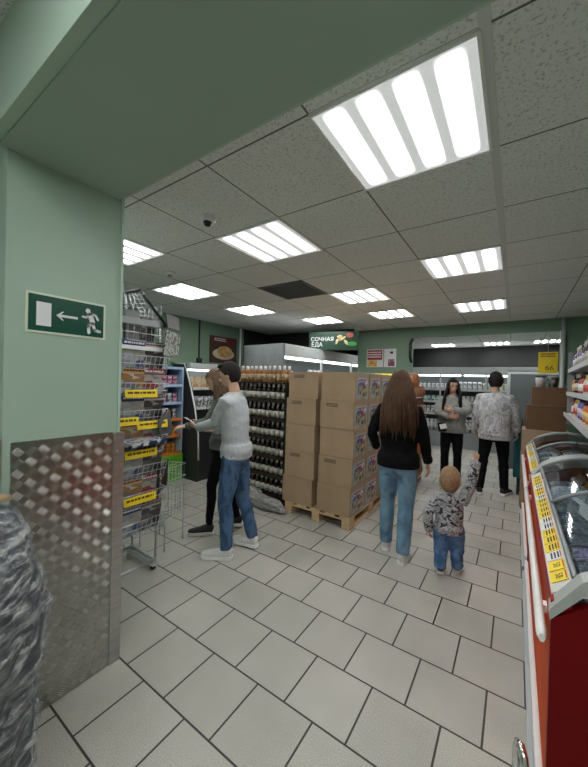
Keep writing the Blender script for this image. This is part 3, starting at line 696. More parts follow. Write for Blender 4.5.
tube(b, [hd + HM @ V((-.01, .1, .002)), hd + HM @ V((.01, .1, .002))], .002, 5); obj('glasses', b, 'blackgloss', t)
b = B(); box(b, -.06, -.02, -.075, .06, .02, .075, .012); o = obj('handbag', b, 'blackgloss'); o.location = wp(t, (.14, .205, .955)); o.rotation_euler = (0, .15, math.radians(278 - 90)); tag(o, 'small black bag held at the waist of the woman with glasses', 'bag')
b = B(); box(b, -.05, -.004, -.04, .05, .004, .04, .002); o = obj('white_card', b, 'white'); o.location = wp(t, (.12, .235, .97)); o.rotation_euler = (0, .3, math.radians(278 - 90)); tag(o, 'white card held in front of the small black bag', 'card')

# man seen from behind
t, hd, HM, hs, arms, legs, ln, shz = person('person', 'man with short black hair in a marbled light sweatshirt, seen from behind', (-.25, 5.85), 90, 1.86, dict(
    world=True, footL=(-.42, 5.74, 0, -.2), footR=(-.1, 5.92, 0, .35), handL=(-.52, 5.95, .92), handR=(.04, 5.95, .92), trmat=blackcloth, topmat=marble, bandmat=sweatgrey, shoemat=blackshoe, solemat='white', hem=-.1, tope=.035, sleeve=.03, wide=1.15,
    headpitch=-.1))
b = B(); hair_cap(b, hd, HM, hs, .028, .05, -.07); obj('hair', b, blackh, t)

# ------------------------------------------------------------------ pallet of cartons
t = thing('wooden_pallet', 'pale wooden pallet carrying the tall stack of cartons', 'pallet', (-2.36, 3.36, 0))
PW, PD = .88, 1.3
for k in range(3):
    b = B(); x = k * (PW - .1) / 2; box(b, x, 0, 0, x + .1, PD, .022, .002); obj('bottom_board', b, 'wood', t)
for x in (0, (PW - .1) / 2, PW - .1):
    for y in (0, PD / 2 - .07, PD - .14):
        b = B(); box(b, x, y, .022, x + .1, y + .14, .1, .003); obj('block', b, 'wood', t)
for y in (0, PD / 2 - .07, PD - .14):
    b = B(); box(b, 0, y, .1, PW, y + .14, .12, .002); obj('stringer_board', b, 'wood', t)
for k in range(5):
    b = B(); x = k * (PW - .13) / 4; box(b, x, 0, .12, x + .13, PD, .142, .002); obj('deck_board', b, 'wood', t)

prod = patt('printed_packets', [(.35, .33, .3), (.05, .1, .22), (.25, .22, .16), (.25, .05, .04), (.42, .32, .08), (.1, .2, .07), (.03, .03, .03), (.4, .38, .36)], 26, .4, 'voronoi')
BW, BD_, BH = .425, .41, .323
def make_carton(kind):
    t = thing('carton', 'x', 'carton')
    b = B(); box(b, -BW / 2, -BD_ / 2, 0, BW / 2, BD_ / 2, BH, .004); obj('box_body', b, 'card', t)
    b = B(); box(b, -BW / 2, -.02, BH, BW / 2, .02, BH + .0006)
    for s in (-1, 1): box(b, -BW / 2 + .012, s * (BD_ / 2 + .0004) - .0004, BH - .004, BW / 2 - .012, s * (BD_ / 2 + .0004) + .0004, BH - .0015)
    obj('seam', b, 'cardend', t)
    if kind in ('mark', 'markside'):
        b = B(); marks(b, .15, .045, 3, lambda u, v, d: (-.06 + u, -BD_ / 2 - .0003 - d, BH * .82 + v), R); obj('printed_marks', b, 'ink', t)
    if kind in ('side', 'markside'):
        b = B(); prism(b, [(-.17, .02), (-.06, .02), (-.03, .05), (.05, .05), (.08, .02), (.17, .02), (.185, .12), (.17, .265), (.1, .27), (-.1, .27), (-.17, .265), (-.185, .12)], BW / 2, BW / 2 + .0015)
        ed = obj('printed_end_panel', b, mat('printed_grey', (.32, .34, .33), .5, var=.3, vscale=30), t)
        for y in (-.095, .005, .1):
            b = B(); box(b, BW / 2, y - .043, .045, BW / 2 + .006, y + .043, .17, .003); obj('packet', b, prod, ed)
            b = B(); box(b, BW / 2, y - .04, .172, BW / 2 + .007, y + .04, .245, .003); obj('packet', b, patt('blue_packets', [(.02, .09, .3), (.6, .62, .65), (.02, .02, .04), (.05, .2, .45), (.5, .03, .04)], 40, .4), ed)
            b = B(); marks(b, .06, .02, 2, lambda u, v, d: (BW / 2 + .007 + d, y + u, .22 + v), R); obj('packet_print', b, 'signwhite', ed)
    return t
names = ['bottom', 'second', 'middle', 'fourth', 'top']
for lv in range(5):
    for ix in range(2):
        for iy in range(3):
            front = iy == 0; kind = ('mark' if front and lv in ((1, 3, 4) if ix == 0 else (1, 3)) else 'plain')
            if ix == 1: kind = 'markside' if kind == 'mark' else 'side'
            off = (4 - lv) * -.008 + R.uniform(-.008, .008)
            pos = (-2.36 + .2 + ix * .455 + (off if ix == 0 else off * .3 + .02), 3.36 + .235 + iy * .43 + R.uniform(-.01, .01) - (4 - lv) * .005, .1425 + lv * (BH + .0012))
            col = ('left', 'right')[ix]; row = ('front', 'middle', 'back')[iy]
            lb = f'brown carton at the {row} {col} of the pallet stack, {names[lv]} layer'
            if lv == 2: lb = f'brown carton at the {row} {col} of the pallet stack, third layer'
            put('carton_' + kind, lambda: make_carton(kind), pos, R.uniform(-.012, .012), lb, 'carton', 'cartons stacked on the pallet')

# ------------------------------------------------------------------ bottle display
def bottle_maker(nm, glass, lab, cap, h=.24, r=.033):
    def f():
        t = thing(nm, 'x', 'bottle')
        b = B(); lathe(b, [(r * .9, 0), (r, .01), (r, h * .6), (r * .8, h * .7), (r * .4, h * .8), (r * .36, h * .93)], seg=12); obj('bottle_body', b, glass, t)
        b = B(); lathe(b, [(r * 1.03, h * .14), (r * 1.03, h * .5)], seg=12); obj('paper_label', b, lab, t)
        b = B(); lathe(b, [(r * .52, h * .77), (r * .5, h), (r * .3, h * 1.005)], seg=10); obj('cap', b, cap, t)
        return t
    return f
wine = mat('dark_bottle_glass', (.015, .006, .004), .1); amber = mat('amber_liquid', (.3, .12, .03), .15)
wlabel = patt('pale_label', [(.55, .53, .47), (.4, .38, .32), (.6, .58, .52), (.12, .09, .07)], 40, .6, 'noise', const=False)
ylabel = patt('golden_label', [(.5, .3, .1), (.6, .5, .3), (.25, .1, .05), (.6, .6, .55)], 40, .6, 'noise', const=False)
mk1 = bottle_maker('wine_bottle', wine, wlabel, mat('cream_cap', (.6, .57, .5), .5)); mk2 = bottle_maker('sauce_bottle', amber, ylabel, M['white'], .22, .034)
t = thing('bottle_display', 'dark tiered display stand packed with bottles left of the carton stack', 'display stand', (-2.9, 3.62, 0), -.06)
b = B(); box(b, -.44, .2, .1, .44, .22, 1.62); obj('back_panel', b, 'black', t)
for s in (-1, 1): b = B(); box(b, s * .44 - .012, -.14, .05, s * .44 + .012, .22, 1.62); obj('side_panel', b, 'black', t)
shz_ = [.12, .37, .62, .87, 1.12, 1.37]
for z in shz_: b = B(); box(b, -.43, -.16, z - .018, .43, .2, z); box(b, -.43, -.165, z - .018, .43, -.155, z + .03); obj('tray', b, mat('dark_tray', (.025, .012, .008), .5), t)
b = B(); box(b, -.43, -.16, 1.6, .43, .2, 1.622); obj('top_board', b, 'black', t)
b = B(); box(b, -.44, -.14, 0, .44, .2, .1); obj('plinth', b, 'black', t)
tier = ['bottom', 'second', 'third', 'fourth', 'fifth', 'sixth']
def onrot(o, ang, x, y, z): return (o[0] + x * math.cos(ang) - y * math.sin(ang), o[1] + x * math.sin(ang) + y * math.cos(ang), z)
for i, z in enumerate(shz_):
    for j in range(10):
        put('wine', mk1, onrot((-2.9, 3.62), -.06, -.39 + j * .0865, -.11, z + .001), R.uniform(-1, 1), f'dark bottle with pale label on the {tier[i]} tier of the bottle display', 'bottle', f'bottles on the {tier[i]} tier of the display')
for j in range(10):
    for rr_ in range(2):
        put('sauce', mk2, onrot((-2.9, 3.62), -.06, -.39 + j * .0865, -.1 + rr_ * .1, 1.623), R.uniform(-1, 1), 'golden bottle with white cap on top of the bottle display', 'bottle', 'bottles on top of the display')
b = B()
def filmlump(cx, cy_, cz, rx, ry, rz_, seed, n=40):
    g = bmesh.ops.create_uvsphere(b, u_segments=n, v_segments=n // 2, radius=1)
    for v in g['verts']:
        p = v.co.copy(); s = 1 + .22 * noise3(p + V((seed, 0, 0)), 2.5) + .1 * noise3(p + V((seed, 4, 0)), 7)
        v.co = V((cx + p.x * rx * s, cy_ + p.y * ry * s, max(.004, cz + p.z * rz_ * s)))
    for f in {f for v in g['verts'] for f in v.link_faces}: f.smooth = True
filmlump(0, 0, .06, .42, .1, .1, 2); filmlump(-.22, .03, .13, .22, .08, .08, 5)
o = obj('crumpled_film', b, mat('grey_film', (.3, .29, .28), .3, var=.5, vscale=12, stretch=(1, 4, 4), bump=.8, bscale=14)); o.location = (-2.72, 3.31, 0); o.rotation_euler = (0, 0, -.1)
tag(o, 'crumpled grey plastic film on the floor in front of the bottle display', 'plastic film')

# ------------------------------------------------------------------ snack display behind the woman
t = thing('snack_display', 'tall dark display rack of snack packs behind the carton pallet', 'display stand', (-1.72, 5.5, 0))
for s in (-1, 1): b = B(); box(b, s * .4 - .012, -.42, 0, s * .4 + .012, .42, 1.62); obj('side_panel', b, patt('snack_board', [(.1, .02, .01), (.25, .05, .02), (.05, .015, .01), (.4, .16, .04)], 11, .5, 'noise'), t)
for z in (.1, .42, .74, 1.06, 1.38, 1.6): b = B(); box(b, -.39, -.42, z - .02, .39, .42, z); obj('shelf', b, 'black', t)
b = B(); box(b, -.39, -.01, .1, .39, .01, 1.58); obj('centre_panel', b, 'black', t)
def pack_maker(nm, m, w=.12, h=.2, d=.05):
    def f():
        b = B(); tube(b, [(0, 0, 0), (0, 0, .012), (0, 0, h * .2), (0, 0, h * .6), (0, 0, h * .93), (0, 0, h)], [(w / 2, .003), (w / 2, .006), (w / 2 * .96, d / 2), (w / 2 * .96, d / 2), (w / 2, .006), (w / 2, .003)], 12)
        return obj(nm, b, m)
    return f
yp = patt('yellow_pack', [(.75, .5, .02), (.8, .62, .05), (.5, .2, .01), (.8, .6, .05)], 20, .4, 'noise'); rp = patt('red_brown_pack', [(.2, .03, .01), (.4, .1, .02), (.08, .02, .01), (.5, .25, .06), (.3, .02, .02)], 26, .4, 'noise')
for j in range(5): put('ypack', pack_maker('snack_pack', yp, .13, .2), (-2.06 + j * .11, 5.18 + .02 * (j % 2), 1.602), .05, 'yellow snack pack standing on top of the snack display', 'snack pack', 'yellow packs on top of the snack display')
for j in range(3): put('rpack', pack_maker('snack_pack', rp, .13, .21), (-1.5 + j * .1, 5.19 + .02 * (j % 2), 1.602), .0, 'red-brown snack pack on top of the snack display, right front', 'snack pack', 'red packs at the top front right')
for j in range(5): put('rpack', None, (-1.38, 5.3 + j * .13, 1.602), PI / 2, 'red-brown snack pack along the right edge on top of the snack display', 'snack pack', 'red packs along the top right edge')
b = B()
for k in range(5):
    z = .16 + k * .32
    for y in (-.34, .34): rod(b, (.412, y, z), (.47, y, z), .005, 6)
    rod(b, (.47, -.4, z), (.47, .4, z), .005, 6)
obj('hanging_bars', b, 'zinc', t)
for k in range(5):
    for j in range(6): put('rpack', None, (-1.295, 5.16 + j * .135, .13 + k * .32 + (.0)), PI / 2, f'red-brown snack pack hanging on the side of the snack display, bar {["lowest", "second", "third", "fourth", "uppermost"][k]}', 'snack pack', f'side snack packs, bar {k + 1}')
for k, z in enumerate((.74, 1.06, 1.38)):
    for j in range(5): put('ypack' if (j + k) % 3 else 'rpack', None, (-2.0 + j * .14, 5.16, z + .001), 0, ('yellow' if (j + k) % 3 else 'red-brown') + f' snack pack on the front of the snack display, {("lower", "middle", "upper")[k]} shelf', 'snack pack', f'front packs {k + 1}{(j + k) % 3 > 0}')

# ------------------------------------------------------------------ posters and hanging sign
def poster(name, label, loc, rz, w, h, parts, back='signwhite'):
    t = thing(name, label, 'poster', loc, rz)
    b = B(); box(b, -w / 2, -.004, -h / 2, w / 2, .004, h / 2, .001); obj('poster_board', b, back, t)
    for nm, (x0, z0, x1, z1), m in parts:
        b = B(); box(b, x0 * w / 2, -.0055, z0 * h / 2, x1 * w / 2, -.004, z1 * h / 2); obj(nm, b, m, t)
    return t
t = poster('wall_poster', 'red and white poster with orange picture on the green back wall', (-2.37, 6.39, 2.15), 0, .34, .36, [('red_field', (-.9, -.2, .9, .9), mat('poster_red', (.3, .02, .03), .4)), ('picture', (-.9, -.95, .3, -.25), patt('poster_food', [(.6, .2, .02), (.7, .5, .1), (.6, .55, .5)], 18, .5, 'noise'))])
b = B(); marks(b, .27, .14, 3, lambda u, v, d: (u, -.0056 - d, .06 + v), R); obj('poster_lettering', b, 'signwhite', t)
t = poster('wall_poster', 'white poster with small dark emblem on the green back wall', (-2.06, 6.39, 2.15), 0, .24, .36, [('picture', (-.3, -.9, .8, -.15), patt('poster_dark', [(.3, .04, .04), (.1, .05, .12), (.5, .3, .3)], 16, .5, 'noise')), ('emblem', (.0, .45, .5, .7), 'black')])
t = poster('food_poster', 'dark poster with a picture of a roasted dish on the left wall', (-4.84, 4.62, 2.22), PI / 2, .72, .52, [('red_band', (-.95, .5, .95, .95), mat('poster_dkred', (.12, .015, .012), .4))], back=mat('poster_brown', (.05, .025, .015), .4))
b = B()
ell(b, (0, -.006, -.08), (.29, .01, .11), 24); obj('plate_picture', b, mat('plate_pic', (.5, .42, .3), .5), t)
b = B(); ell(b, (.02, -.014, -.03), (.2, .01, .11), 24); obj('roast_picture', b, patt('roast', [(.3, .12, .03), (.5, .28, .1), (.6, .45, .25)], 16, .5, 'noise', const=False), t)
b = B(); marks(b, .3, .07, 2, lambda u, v, d: (-.1 + u, -.006 - d, .19 + v), R); obj('poster_lettering', b, 'signwhite', t)
for o in t.children: pass

t = thing('hanging_sign', 'dark green hanging sign with vegetable picture and white lettering', 'sign', (-2.83, 5.45, 2.41), .25)
b = B(); box(b, -.47, -.012, -.17, .47, .012, .17, .003); obj('sign_board', b, mat('sign_dkgreen', (.006, .035, .018), .35), t)
text_mesh('СОЧНАЯ', .105, 'lettering', 'signwhite', t, Matrix.Translation((-.21, -.0125, .03)) @ Matrix.Rotation(PI / 2, 4, 'X'))
text_mesh('ЕДА', .105, 'lettering', 'signwhite', t, Matrix.Translation((-.31, -.0125, -.07)) @ Matrix.Rotation(PI / 2, 4, 'X'))
vg = patt('vegetable_print', [(.5, .4, .15), (.55, .5, .3), (.3, .2, .05)], 14, .5, 'noise')
b = B()
for x, z, a, l in ((.08, .0, 1.1, .14), (.17, .04, .5, .15), (.24, -.03, -.9, .12), (.12, .08, .2, .1)):
    tube(b, [(x - l / 2 * math.cos(a), -.013, z - l / 2 * math.sin(a)), (x, -.013, z), (x + l / 2 * math.cos(a), -.013, z + l / 2 * math.sin(a))], [(.012, .003), (.03, .004), (.01, .003)], 10, ref=(-math.sin(a), 0, math.cos(a)))
obj('vegetable_picture', b, vg, t)
b = B(); ell(b, (.31, -.013, .1), (.07, .004, .045), 12); obj('meat_picture', b, mat('sausage_print', (.4, .08, .06), .5), t)
b = B(); ell(b, (.35, -.013, -.06), (.09, .004, .04), 12); obj('leaf_picture', b, mat('leaf_print', (.04, .22, .05), .5), t)
b = B(); rod(b, (-.4, 0, .17), (-.4, 0, .31), .003, 6); rod(b, (.4, 0, .17), (.4, 0, .31), .003, 6); obj('hanging_wire', b, 'zinc', t)

# ------------------------------------------------------------------ multideck fridges
lightstrip = mat('fridge_light', (.9, .9, .9), .4, emit=(.95, 1, 1), es=5.)
def multideck(name, label, loc, rz, W, D, Ht, nsh, side_m, ndiv=3, shelf0=.55):
    """front faces -Y locally, x from 0 to W, depth +Y"""
    t = thing(name, label, 'fridge', loc, rz)
    b = B(); box(b, 0, D - .05, 0, W, D, Ht - .05); obj('back_panel', b, mat('fridge_inner', (.16, .18, .18), .5), t)
    for x in (0, W - .05): b = B(); box(b, x, 0, 0, x + .05, D, Ht, .006); obj('side_panel', b, side_m, t)
    b = B(); box(b, .05, 0, Ht - .2, W - .05, D, Ht, .01); obj('canopy', b, M['greylight'], t)
    n = max(1, int(W / 1.2))
    for k in range(n):
        b = B(); box(b, .08 + k * (W - .1) / n, .06, Ht - .235, (k + 1) * (W - .1) / n, .12, Ht - .202); obj('light_strip', b, lightstrip, t)
    b = B(); box(b, .05, 0, 0, W - .05, D - .05, .4, .01); obj('base', b, M['grey'], t)
    zs = [.4] + [shelf0 + k * (Ht - .55 - shelf0) / max(1, nsh - 1) * .97 for k in range(nsh)]
    for z in zs[1:]:
        b = B(); box(b, .05, .1, z - .02, W - .05, D - .05, z); box(b, .05, .09, z - .045, W - .05, .1, z + .006); obj('shelf', b, M['offwhite'], t)
    for k in range(1, ndiv):
        b = B(); box(b, W * k / ndiv - .02, .02, .4, W * k / ndiv + .02, .06, Ht - .2); obj('mullion', b, M['greylight'], t)
    return t, zs
def jar_maker(nm, body, lid, h, r):
    def f():
        t = thing(nm, 'x', 'jar')
        b = B(); lathe(b, [(r * .9, 0), (r, .008), (r, h * .75), (r * .85, h * .84)], seg=10); obj('jar_body', b, body, t)
        b = B(); lathe(b, [(r * .88, h * .84), (r * .88, h), (r * .8, h * 1.01)], seg=10); obj('lid', b, lid, t)
        return t
    return f
def carton_maker(nm, m, w, d, h, lm=None):
    def f():
        t = thing(nm, 'x', 'pack')
        b = B(); box(b, -w / 2, -d / 2, 0, w / 2, d / 2, h * .86, .003); obj('pack_body', b, m, t)
        b = B(); prism(b, [(-d / 2, h * .86), (d / 2, h * .86), (.004, h), (-.004, h)], -w / 2, w / 2); obj('folded_top', b, lm or m, t)
        return t
    return f
tealp = patt('teal_white_pack', [(.6, .65, .65), (.1, .4, .4), (.55, .6, .6), (.25, .5, .3)], 24, .5); whp = patt('white_pack', [(.65, .65, .66), (.5, .5, .55), (.7, .7, .7), (.2, .22, .3)], 26, .5)
greenp = patt('green_pack', [(.3, .45, .2), (.55, .6, .5), (.6, .6, .55), (.5, .4, .1)], 26, .5)
J = [('jar_a', jar_maker('dairy_jar', whp, M['white'], .15, .045), 'white jar'), ('jar_b', jar_maker('dairy_jar', tealp, M['greylight'], .14, .05), 'teal and white jar'), ('crt_a', carton_maker('milk_carton', whp, .08, .08, .2), 'white milk carton'), ('crt_b', carton_maker('juice_carton', greenp, .085, .08, .17), 'green printed carton')]
t, zs = multideck('wall_fridge', 'long open dairy fridge on the far wall beyond the opening', (-2.75, 9.5, 0), 0, 3.2, .75, 2.12, 4, M['greylight'], 3)
nm_ = ['base', 'lowest', 'second', 'third', 'top']
for si, z in enumerate(zs):
    x = -2.66; yb = 9.66 if si else 9.72
    while x < .34:
        q = (si + int((x + 3) * 1.3)) % 4; k, mk, lb = J[[1, 0, 2, 3][q] if si >= 3 else [3, 0, 0, 2][q]]
        put(k, mk, (x, yb, z + .001), 0, f'{lb} on the {nm_[si]} shelf of the far fridge', 'pack', f'{lb}s on the {nm_[si]} shelf of the far fridge'); x += R.uniform(.1, .12)
t, zs = multideck('side_fridge', 'tall open dairy fridge running back behind the bottle display', (-3.1, 4.25, 0), PI / 2 - .06, 4.8, .9, 2.25, 4, mat('fridge_side', (.2, .215, .22), .4, .1, var=.1), 4)
ang = PI / 2 - .06
for si, z in enumerate(zs):
    if si < 2: continue
    for j in range(24 if si < 4 else 30):
        xx = .15 + j * .15; k, mk, lb = J[(j // 3 + si) % 4]
        put(k, mk, onrot((-3.1, 4.25), ang, xx, .2, z + .001), ang, f'{lb} on the {nm_[si]} shelf of the fridge behind the bottle display', 'pack', f'{lb}s on the {nm_[si]} shelf of the side fridge')
# grey cabinet beyond the opening
t = thing('upright_cabinet', 'tall dark grey upright cabinet standing beyond the opening', 'cabinet', (-.14, 7.9, 0))
b = B(); box(b, 0, 0, 0, .9, .75, 1.97, .01); obj('cabinet_body', b, mat('cab_grey', (.1, .115, .12), .4, .2, var=.08), t)
b = B(); box(b, -.005, -.02, .05, .05, 0, 1.95, .006); box(b, .05, -.02, 1.9, .9, 0, 1.95, .004); obj('door_frame', b, M['greylight'], t)
b = B(); box(b, .08, -.035, .9, .1, -.012, 1.3, .006); obj('handle', b, M['steel'], t)
b = B(); box(b, .05, -.012, .05, .9, -.001, 1.9); obj('door_panel', b, mat('cab_door', (.12, .135, .14), .35, .2), t)

# open cooler along the left wall
t = thing('open_cooler', 'low black and grey open cooler against the left wall', 'cooler', (-4.83, 3.46, 0))
Wc, Dc = 1.58, .68
endp = [(0, 0), (Dc, 0), (Dc + .02, .35), (Dc, .75), (Dc - .1, 1.2), (Dc - .25, 1.62), (.3, 1.88), (0, 1.9)]
for y in (0, Wc - .03): b = B(); prism(b, endp, y, y + .03, 'y'); obj('side_panel', b, mat('cooler_side', (.03, .032, .034), .4), t)
b = B(); tube(b, [(u, .0, v) for u, v in endp[2:]], .013, 8); obj('edge_trim', b, 'white', t)
b = B(); box(b, 0, .03, .08, .05, Wc - .03, 1.85); obj('back_panel', b, mat('cooler_back', (.16, .17, .17), .5), t)
b = B(); box(b, 0, .03, 1.8, .42, Wc - .03, 1.9, .01); obj('canopy', b, M['greylight'], t)
b = B(); box(b, .2, .08, 1.775, .25, Wc - .08, 1.799); obj('light_strip', b, lightstrip, t)
b = B(); box(b, .05, .03, .0, Dc, Wc - .03, .12, .01); box(b, Dc - .03, .03, .12, Dc, Wc - .03, .8, .01); obj('base', b, mat('cooler_base', (.02, .02, .022), .35), t)
b = B(); box(b, .05, .03, .78, Dc - .03, Wc - .03, .8); obj('deck', b, M['grey'], t)
czs = [(.8, .5), (1.15, .42), (1.48, .36)]
for z, dd in czs[1:]: b = B(); box(b, .05, .03, z - .02, dd, Wc - .03, z); box(b, dd, .03, z - .03, dd + .008, Wc - .03, z + .015); obj('shelf', b, M['offwhite'], t)
b = B(); box(b, Dc, .5, .2, Dc + .006, .95, .3, .002); obj('price_board', b, 'white', t)
sand = patt('orange_bread_pack', [(.5, .2, .06), (.6, .4, .15), (.6, .58, .5), (.4, .1, .04)], 18, .5, 'noise'); fish = patt('white_tray_pack', [(.6, .6, .62), (.08, .08, .1), (.65, .65, .65), (.3, .3, .32)], 14, .5, 'noise'); redp = patt('red_yellow_pack', [(.5, .04, .02), (.6, .4, .05), (.3, .02, .02), (.6, .3, .1)], 22, .5, 'noise')
for si, (z, dd) in enumerate(czs):
    for j in range(9):
        nm, mm, lb = [('rcool', redp, 'red and yellow pack'), ('fcool', fish, 'white and black tray pack'), ('scool', sand, 'orange-brown bread pack')][si]
        put(nm, pack_maker('chilled_pack', mm, .14, .19 if si else .12, .06), (-4.83 + dd - .08, 3.6 + j * .155, z + .001), PI / 2 - .1, f'{lb} on the {("bottom deck", "middle shelf", "upper shelf")[si]} of the left cooler', 'pack', f'{lb}s in the left cooler')

# small coloured stand
t = thing('toy_stand', 'narrow blue, orange and green shelf stand in the left corner', 'display stand', (-4.84, 2.96, 0))
for y in (0, .43): b = B(); box(b, 0, y, .42, .36, y + .025, 1.8, .003); obj('side_panel', b, mat('pale_blue', (.33, .45, .62), .4), t)
b = B(); box(b, 0, 0, .0, .38, .455, .42, .006); obj('base', b, mat('lime_green', (.12, .38, .02), .4), t)
b = B(); box(b, 0, .025, .42, .02, .43, 1.8); obj('back_panel', b, mat('dk_blue', (.05, .07, .12), .5), t)
b = B(); marks(b, .22, .12, 3, lambda u, v, d: (.38 + d, .22 + u, .22 + v), R); obj('base_print', b, mat('lime_light', (.4, .6, .2), .5), t)
tz = [.42, .7, .96, 1.22, 1.5]
for k, z in enumerate(tz):
    b = B(); box(b, .02, .025, z, .36, .43, z + .015); box(b, .355, .025, z, .365, .43, z + .045); obj('shelf', b, mat('stand_orange', (.6, .18, .03), .4) if k < 3 else mat('pale_blue', (.33, .45, .62), .4), t)
b = B(); box(b, 0, 0, 1.78, .36, .455, 1.82, .004); obj('top_board', b, mat('pale_blue', (.33, .45, .62), .4), t)
toyc = [redp, patt('pink_pack', [(.5, .03, .2), (.6, .4, .5), (.15, .02, .1), (.6, .1, .1)], 20, .5, 'noise'), fish]
for k, z in enumerate(tz):
    for j in range(4):
        i = (0, 0, 2, 1, 1)[k] if j % 2 else (0, 0, 0, 2, 1)[k]
        put(('toyr', 'toyp', 'toyw')[i], pack_maker('toy_pack', toyc[i], .085, .17, .05), (-4.6, 3.04 + j * .098, z + .016), PI / 2, ('red and yellow', 'pink', 'white and black')[i] + f' pack on the {("lowest", "second", "middle", "fourth", "top")[k]} shelf of the coloured stand', 'pack', f'packs on the coloured stand {i}{k}')

# ------------------------------------------------------------------ wire magazine rack
t = thing('wire_rack', 'tall wire magazine rack just behind the diamond plate pillar', 'rack', (0, 0, 0))
x0, x1, y0, y1 = -2.86, -2.5, 1.1, 1.66
b = B()
for x in (x0, x1):
    for y in (y0, y1): rod(b, (x, y, .12), (x, y, 2.1), .009, 8)
obj('upright', b, 'zinc', t)
for zt, xx in ((.02, y0 + .1), (.02, y1 + .0)):
    b = B(); box(b, -2.95, xx - .02, .04, -2.4 if xx < 1.4 else -2.5, xx + .025, .085, .004); obj('foot', b, M['greylight'], t)
    b = B(); tube(b, [(-2.43 if xx < 1.4 else -2.53, xx - .012, .022), (-2.43 if xx < 1.4 else -2.53, xx + .014, .022)], .02, 10); obj('caster', b, 'black', t)
b = B(); rod(b, (x0, y0, .1), (x0, y1, .1), .012); rod(b, (x1, y0, .1), (x1, y1, .1), .012); rod(b, (x0, y0, .1), (x1, y0, .1), .012); rod(b, (x0, y1, .1), (x1, y1, .1), .012); obj('base_frame', b, 'zinc', t)
tiers = [.40, .62, .83, 1.05, 1.26, 1.47, 1.68]
for k, z in enumerate(tiers):
    b = B(); xo = x1 + .09
    for zz in (z, z + .07, z + .13):
        ex = (zz - z) * .3; pts = [(x1, y0, zz), (xo + ex, y0, zz), (xo + ex, y1, zz), (x1, y1, zz)]
        for p, q in zip(pts, pts[1:]): rod(b, p, q, .003, 6)
    for j in range(15):
        y = y0 + (y1 - y0) * j / 14; rod(b, (x1 - .03, y, z), (xo, y, z), .002, 5); rod(b, (xo, y, z), (xo + .04, y, z + .13), .002, 5)
    for j in range(5):
        x = x1 + .09 * j / 4; rod(b, (x, y1, z), (x, y1, z + .13), .002, 5)
    obj('wire_basket', b, 'zinc', t)
for k in range(6):
    b = B()
    for j in range(11): z = .35 + k * .32 + j * .03; rod(b, (x0, y1, z), (x1, y1, z), .0015, 5)
    for j in range(7): x = x0 + (x1 - x0) * j / 6; rod(b, (x, y1, .35 + k * .32), (x, y1, .65 + k * .32), .0015, 5)
    obj('side_grid', b, 'zinc', t)
# header strips
def mag_maker(i):
    cols = [[(.5, .5, .52), (.3, .06, .06), (.25, .25, .27), (.4, .38, .35)], [(.1, .13, .28), (.4, .42, .46), (.25, .28, .36), (.35, .33, .3)], [(.03, .03, .035), (.12, .12, .13), (.3, .3, .31), (.06, .05, .05)], [(.42, .4, .37), (.2, .2, .24), (.5, .5, .5), (.4, .2, .08)]][i]
    m = patt(f'magazine_cover_{i}', cols, 13, .3, 'voronoi', (1, 1, 1.6)); hdm = [mat('mag_red', (.3, .02, .03), .3), mat('mag_blue', (.02, .03, .12), .3), mat('mag_white', (.45, .45, .45), .4), mat('mag_tan', (.5, .38, .2), .4)][i]
    def f():
        t = thing('magazine', 'x', 'magazine')
        b = B(); box(b, -.004, -.095, 0, .004, .095, .25, .001); obj('cover', b, m, t)
        b = B(); box(b, .004, -.088, .2, .0052, .088, .24); obj('title_band', b, hdm, t)
        b = B(); marks(b, .16, .026, 1, lambda u, v, d: (.0052 + d, u, .22 + v), R); obj('title_lettering', b, M['signwhite'] if i != 2 and i != 3 else M['mag_ink'], t)
        return t
    return f
M['mag_ink'] = mat('magazine_ink', (.2, .02, .02), .4)
desc = ['white magazine with red title band', 'blue magazine with dark title band', 'black magazine with white title band', 'pale magazine with yellow title band']
tn = ['lowest', 'second', 'third', 'fourth', 'fifth', 'sixth', 'seventh', 'uppermost']
for k, z in enumerate(tiers):
    for j in range(3):
        i = (k * 2 + j) % 4
        o = put(f'mag{i}', mag_maker(i), (x1 + .03 + .012 * (j % 2), y0 + .1 + j * .18, z + .006), 0, f'{desc[i]} in the {tn[k]} basket of the wire rack, {("hidden-side", "middle", "outer")[j]} column', 'magazine', None)
        o.rotation_euler = (0, .22, 0)
RACK = t
def header(loc):
    b = B(); box(b, -.002, -.13, -.03, .002, .13, .03, .0008); t = obj('yellow_header', b, 'yellow', RACK)
    t.location = loc; t.rotation_euler = (0, -.15, 0); t['label'] = 'yellow price header card'
    b = B(); marks(b, .22, .03, 1, lambda u, v, d: (.002 + d, u, v), R); obj('lettering', b, mat('brown_ink', (.12, .06, .01), .5), t)
for y, z in ((1.42, 1.52), (1.27, 1.315), (1.52, 1.275), (1.43, 1.06), (1.43, .71)): header((x1 + .14, y, z))
b = B(); box(b, -.11, -.16, 0, .11, .16, .03, .002); o = obj('book', b, patt('darkblue_book', [(.02, .03, .1), (.6, .6, .6), (.02, .03, .1)], 9, .3, 'noise', (1, 1, 1))); o.location = (x1 + .09, 1.45, 1.135); o.rotation_euler = (0, .06, .1); tag(o, 'dark blue book lying flat across the wire rack', 'book')
b = B(); box(b, -.006, -.1, -.12, .006, .1, .12, .002); o = obj('book', b, 'ink'); o.location = (x1 + .03, 1.69, .80); o.rotation_euler = (.12, .1, .6); tag(o, 'black book leaning on the end of the wire rack', 'book')
b = B(); box(b, -.006, -.09, -.12, .006, .09, .12, .002); o = obj('book', b, mat('grey_cover', (.1, .1, .11), .3)); o.location = (x1 + .1, 1.66, 1.24); o.rotation_euler = (.5, .1, .5); tag(o, 'grey book tilted outward at the end of the wire rack', 'book')
